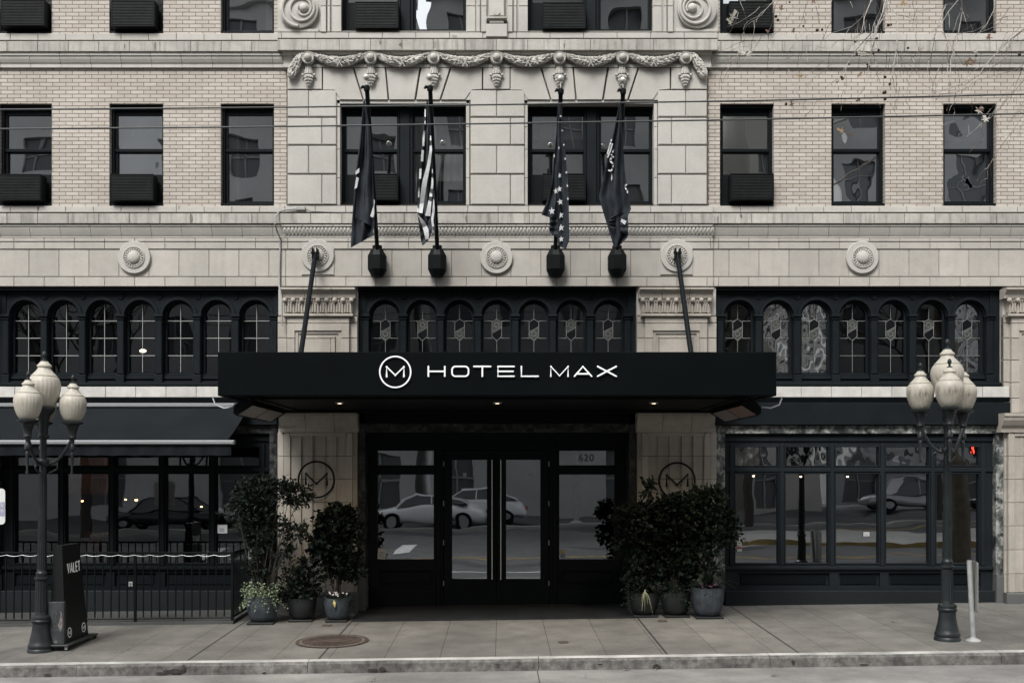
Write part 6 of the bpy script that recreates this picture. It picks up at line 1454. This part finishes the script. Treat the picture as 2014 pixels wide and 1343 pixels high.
# stickers on the glass
def sticker(px0, px1, py0, py1, d_, lab, cols, tilt=0):
    mb = MB(); x0, x1, z0, z1 = X(px0, d_), X(px1, d_), Z(py1, d_), Z(py0, d_); n = len(cols); zz = z1; y = -d_
    for (c, f) in cols: h = (z1 - z0) * f; mb.box(x0, x1, y - .002, y, zz - h, zz, c); zz -= h
    for k in range(3): mb.box(x0 + (x1 - x0) * .2, x1 - (x1 - x0) * (.2 + .15 * (k % 2)), y - .0035, y - .002, z0 + (z1 - z0) * (.2 + .2 * k), z0 + (z1 - z0) * (.24 + .2 * k), M['black'])
    o = mb.build('window_sticker'); c = Vector(((x0 + x1) / 2, y, (z0 + z1) / 2))
    for v in o.data.vertices: v.co -= c
    o.location = c; o.rotation_euler = (0, tilt, 0); tag(o, lab, 'sticker')
M['stred'] = mat('sticker_red', (.30, .05, .04), .6); M['stwhite'] = mat('sticker_white', (.45, .46, .46), .6); M['styel'] = mat('sticker_yellow', (.35, .32, .18), .6); M['stblue'] = mat('sticker_blue', (.20, .24, .36), .6)
sticker(743, 759, 1078, 1099, -.49, 'white tilted sticker at the lower left of the left entrance pane', [(M['stwhite'], 1)], .12)
sticker(1450, 1459, 1057, 1084, -.14, 'narrow white and red sticker low on the first storefront pane', [(M['stwhite'], .65), (M['stred'], .15), (M['stwhite'], .2)])
sticker(1102, 1112, 1081, 1097, -.49, 'small yellow and blue sticker at the lower left of the right entrance pane', [(M['styel'], .5), (M['stblue'], .5)])
sticker(911, 917, 930, 937, -.47, 'tiny pale push sign on the left door glass', [(M['stwhite'], 1)]); sticker(1039, 1046, 930, 937, -.47, 'tiny pale push sign on the right door glass', [(M['stwhite'], 1)])
sticker(1698, 1710, 1046, 1054, -.14, 'small white card low on the third storefront pane', [(M['stwhite'], 1)])
tx = bpy.data.curves.new('house_number', 'FONT'); tx.body = '620'; tx.size = .175; tx.align_x = 'CENTER'; tx.align_y = 'CENTER'; tx.extrude = .001; tx.space_character = 1.1; tx.offset = .002
M['num'] = mat('number_grey', (.085, .088, .09), .6); tx.materials.append(M['num'])
to = text_mesh('house_number', tx, P(1153, 900.5, -.49)); tag(to, 'grey house number 620 on the glass above the right entrance pane', 'house number')

# ================================================================ ACROSS THE STREET (seen in the glass)
def far_building(x0, x1, d0, d1, z1, m, rows, cols, label, fw=.5, z0=4.5):
    T = empty('far_building', ((x0 + x1) / 2, -d0, 0), label, 'building'); mb = MB(); hs = []
    sw = (x1 - x0) / cols; sh = (z1 - z0) / rows
    for i in range(cols):
        for j in range(rows): hs.append((x0 + sw * (i + .5 - fw / 2), x0 + sw * (i + .5 + fw / 2), z0 + sh * (j + .22), z0 + sh * (j + .78)))
    for i in range(0, cols, 2 if cols > 5 else 3): hs.append((x0 + sw * (i + .15), x0 + sw * (i + .75), .5, 3.4))
    y = -d0  # facade faces +y
    plate(mb, x0, x1, -.5, z1, hs, y, y - .4, m); mb.box(x0, x1, y - d1, y - .5, -.5, z1, m) if False else None
    mb.box(x0 - .2, x1 + .2, y - .5, y + .35, z1, z1 + .5, m); mb.box(x0, x1, y - .4, y + .2, z0 - .5, z0 - .2, m); world_child(mb, 'wall', T)
    mb = MB()
    for h in hs: mb.box(h[0], h[1], y - .35, y - .3, h[2], h[3], M['farglass']); mb.box((h[0] + h[1]) / 2 - .04, (h[0] + h[1]) / 2 + .04, y - .3, y - .22, h[2], h[3], M['farframe']); mb.box(h[0], h[1], y - .3, y - .22, (h[2] + h[3]) / 2 - .04, (h[2] + h[3]) / 2 + .04, M['farframe'])
    o = world_child(mb, 'windows', T); o['kind'] = 'stuff'
    mb = MB(); mb.box(x0, x1, y - d1, y - .4, z1 - .3, z1, m); mb.box(x0, x0 + .3, y - d1, y - .4, -.5, z1, m); mb.box(x1 - .3, x1, y - d1, y - .4, -.5, z1, m); world_child(mb, 'side_wall', T)
M['farA'] = mat('pale_stucco', (.55, .55, .54), .8, noise=[(.3, .85, 1.1)]); M['farB'] = mat('grey_concrete', (.42, .42, .415), .8, noise=[(.4, .8, 1.1)]); M['farC'] = mat('cream_stone', (.48, .46, .42), .8, noise=[(.5, .85, 1.05)]); M['farglass'] = mat('far_window', (.10, .105, .11), .3); M['farframe'] = mat('far_frame', (.3, .3, .3), .6)
far_building(-44, -4.5, 36, 12, 27, M['farA'], 7, 11, 'pale stucco building across the street, reflected in the left upper windows', .42)
far_building(-3.5, 10.5, 33, 12, 26, M['farB'], 5, 5, 'grey concrete building across the street, reflected behind the doors', .45)
far_building(12.6, 16.2, 34, 10, 27, M['farC'], 6, 2, 'narrow cream building across the street, reflected in the right arches', .4)
far_building(19.5, 48, 42, 12, 30, M['farB'], 6, 9, 'low grey building far across the street to the right', .5)
def car(x, d_, label, paint, rz=0, suv=False):
    T = empty('parked_car', (x, -d_, gr(x, d_)), label, 'car', 'cars across the street'); T.rotation_euler = (0, 0, rz); L_ = 4.7; hr = 1.62 if suv else 1.42
    # side profile stations (x, hood/belt z, half width)
    st = [(-2.3, .55, .70), (-2.2, .78, .80), (-1.6, .90 + (.1 if suv else 0), .87), (-.9, .95 + (.08 if suv else 0), .9), (.3, .96 + (.08 if suv else 0), .9), (1.4, .93 + (.1 if suv else 0), .88), (2.1, .86 + (.1 if suv else 0), .83), (2.35, .6, .72)]
    mb = MB(); vs = []
    for (sx_, zt_, hw_) in st: vs += [(sx_, -hw_ * .94, .24), (sx_, -hw_, .5), (sx_, -hw_ * .97, zt_ * .86), (sx_, -hw_ * .8, zt_), (sx_, 0, zt_ + .03), (sx_, hw_ * .8, zt_), (sx_, hw_ * .97, zt_ * .86), (sx_, hw_, .5), (sx_, hw_ * .94, .24)]
    n = 9; fs = [(i * n + k, (i + 1) * n + k, (i + 1) * n + (k + 1) % n, i * n + (k + 1) % n) for i in range(len(st) - 1) for k in range(n)] + [tuple(range(n)), tuple(range(len(vs) - 1, len(vs) - n - 1, -1))]
    mb.add(vs, fs, paint); bo = mb.build('body', T, True); sm_ = bo.modifiers.new('round', 'SUBSURF'); sm_.levels = 2; sm_.render_levels = 2
    mb = MB(); cb = [(-1.25, .0), (-.45, 1), (.75, 1), (1.6 if not suv else 1.95, .0)]; zb0, zt0 = .93 + (.08 if suv else 0), hr; vs = []
    for (sx_, t) in cb: hw_ = .78 - .14 * t; z = zb0 + (zt0 - zb0) * t; vs += [(sx_, -hw_, z), (sx_, hw_, z)]
    mb.add(vs, [(0, 1, 3, 2), (2, 3, 5, 4), (4, 5, 7, 6), (0, 2, 4, 6), (1, 7, 5, 3)], M['farglass']); mb.build('windows', T)
    mb = MB(); mb.box(-.5, .8, -.64, .64, zt0 - .01, zt0 + .04, paint, .01)
    for s_ in (-1, 1):
        mb.tube([(-1.25, s_ * .79, zb0), (-.45, s_ * .65, zt0), (.75, s_ * .65, zt0), (cb[3][0], s_ * .79, zb0)], .035, paint, 6); mb.tube([(.15, s_ * .79, zb0), (.15, s_ * .65, zt0)], .03, paint, 6)
    mb.build('roof', T)
    for sx_ in (-1.42, 1.42):
        for s_ in (-1, 1):
            mb = MB(); mb.lathe([(.33, -.11), (.34, 0), (.33, .11)], (0, 0, 0), M['black'], 24, 'y'); mb.v = [(a + sx_, b + s_ * .82, c + .33) for a, b, c in mb.v]; wv_ = mb.build('wheel', T)
            mb = MB(); mb.lathe([(.2, -.12), (.2, .12)], (0, 0, 0), M['alu'], 16, 'y'); mb.v = [(a + sx_, b + s_ * .82, c + .33) for a, b, c in mb.v]; mb.build('rim', wv_)
    for s_ in (-.6, .6): mb = MB(); mb.ball((-2.28, s_, .66), .1, M['stwhite'], 10, 6, sx=.4, sy=1.6, sz=.7); mb.build('headlight', T); mb = MB(); mb.ball((2.3, s_, .74), .1, M['stred'], 10, 6, sx=.4, sy=1.6, sz=.7); mb.build('tail_light', T)
pw = mat('white_car_paint', (.78, .79, .8), .25); pd = mat('dark_car_paint', (.02, .022, .026), .2); ps = mat('silver_car_paint', (.35, .36, .38), .25, metal=.4)
car(-2.9, 22.7, 'white parked sedan across the street, mirrored in the hotel doors', pw); car(-1.2, 25.6, 'white parked wagon behind the sedan, mirrored in the left door', pw, 0, True)
car(-13.5, 23.5, 'dark parked car across the street, mirrored in the restaurant glass', pd, .1); car(-10.0, 24.0, 'white parked car mirrored at the awning end of the restaurant', pw, 0); car(19.5, 31, 'silver parked car mirrored in the fourth storefront pane', ps, -.05, True); car(24.5, 31, 'dark parked car mirrored in the last storefront pane', pd)
T = empty('utility_pole', (3.15, -24, gr(3.15, 24)), 'pale metal pole across the street, mirrored in the right entrance pane', 'pole')
mb = MB(); mb.lathe([(.28, 0), (.25, .1), (.13, .2), (.12, 3), (.09, 9)], (0, 0, 0), M['galv'], 16); mb.build('shaft', T, True)
M['redhand'] = mat('red_signal', (1, .05, .03), .5, emit=((1, .04, .02), 7))
hx, hd = 14.25, 14.0
T = empty('pedestrian_signal', (hx, -hd, gr(hx, hd)), 'pedestrian signal showing a red hand, mirrored in the last storefront transom', 'signal')
mb = MB(); mb.lathe([(.12, 0), (.05, .1), (.045, 2.3), (.045, 3.4)], (0.28, 0, 0), M['black'], 12); mb.build('pole', T, True)
mb = MB(); mb.box(-.22, .22, -.16, 0, 2.5, 2.95, M['black'], .01); mb.build('housing', T)
mb = MB(); mb.ball((0, .012, 2.69), .062, M['redhand'], 10, 8, sy=.15)
for k, (dx, h) in enumerate(((-.045, .09), (-.016, .115), (.014, .11), (.042, .085))): mb.tube([(dx, .012, 2.72), (dx * 1.25, .012, 2.75 + h * .8)], .014, M['redhand'], 6)
mb.tube([(.05, .012, 2.66), (.09, .012, 2.73)], .014, M['redhand'], 6); mb.build('hand_symbol', T)

# bare trees across the street
M['fartwig'] = mat('far_tree_bark', (.06, .05, .045), .9)
def bare_tree(x, d_, h, label, seed):
    rr = random.Random(seed); z = gr(x, d_); T = empty('bare_tree', (x, -d_, z), label, 'tree', 'bare trees across the street'); tb, bb = MB(), MB()
    tb.tube([(0, 0, -.1), (.05, 0, h * .2), (0, .05, h * .38)], [.2, .16, .13], M['fartwig'], 10); tb.build('trunk', T, True)
    def grow(p, v, l, r, k):
        q = p + v * l; bb.tube([p, p.lerp(q, .5) + Vector((rr.uniform(-.1, .1), rr.uniform(-.1, .1), 0)) * l * .3, q], [r, r * .8, r * .6], M['fartwig'], 5 if k > 2 else 3, cap=False)
        if k == 0: return
        for _ in range(3 if k > 1 else 4):
            a = Vector((rr.uniform(-1, 1), rr.uniform(-1, 1), rr.uniform(-.2, .9))).normalized(); grow(q, (v * .9 + a * .75).normalized(), l * rr.uniform(.62, .85), r * .6, k - 1)
    for _ in range(4):
        a = Vector((rr.uniform(-1, 1), rr.uniform(-1, 1), 1.2)).normalized(); grow(Vector((0, .05, h * .37)), a, h * .2, .09, 4)
    bb.build('branch', T)
bare_tree(9.5, 21.5, 12, 'bare dark tree across the street, mirrored in the upper windows right of the stone bay', 3); bare_tree(17, 22, 13, 'bare dark tree across the street, mirrored in the far right upper windows', 5); bare_tree(-16, 21.5, 12, 'bare dark tree across the street, mirrored in the leftmost upper window', 8)
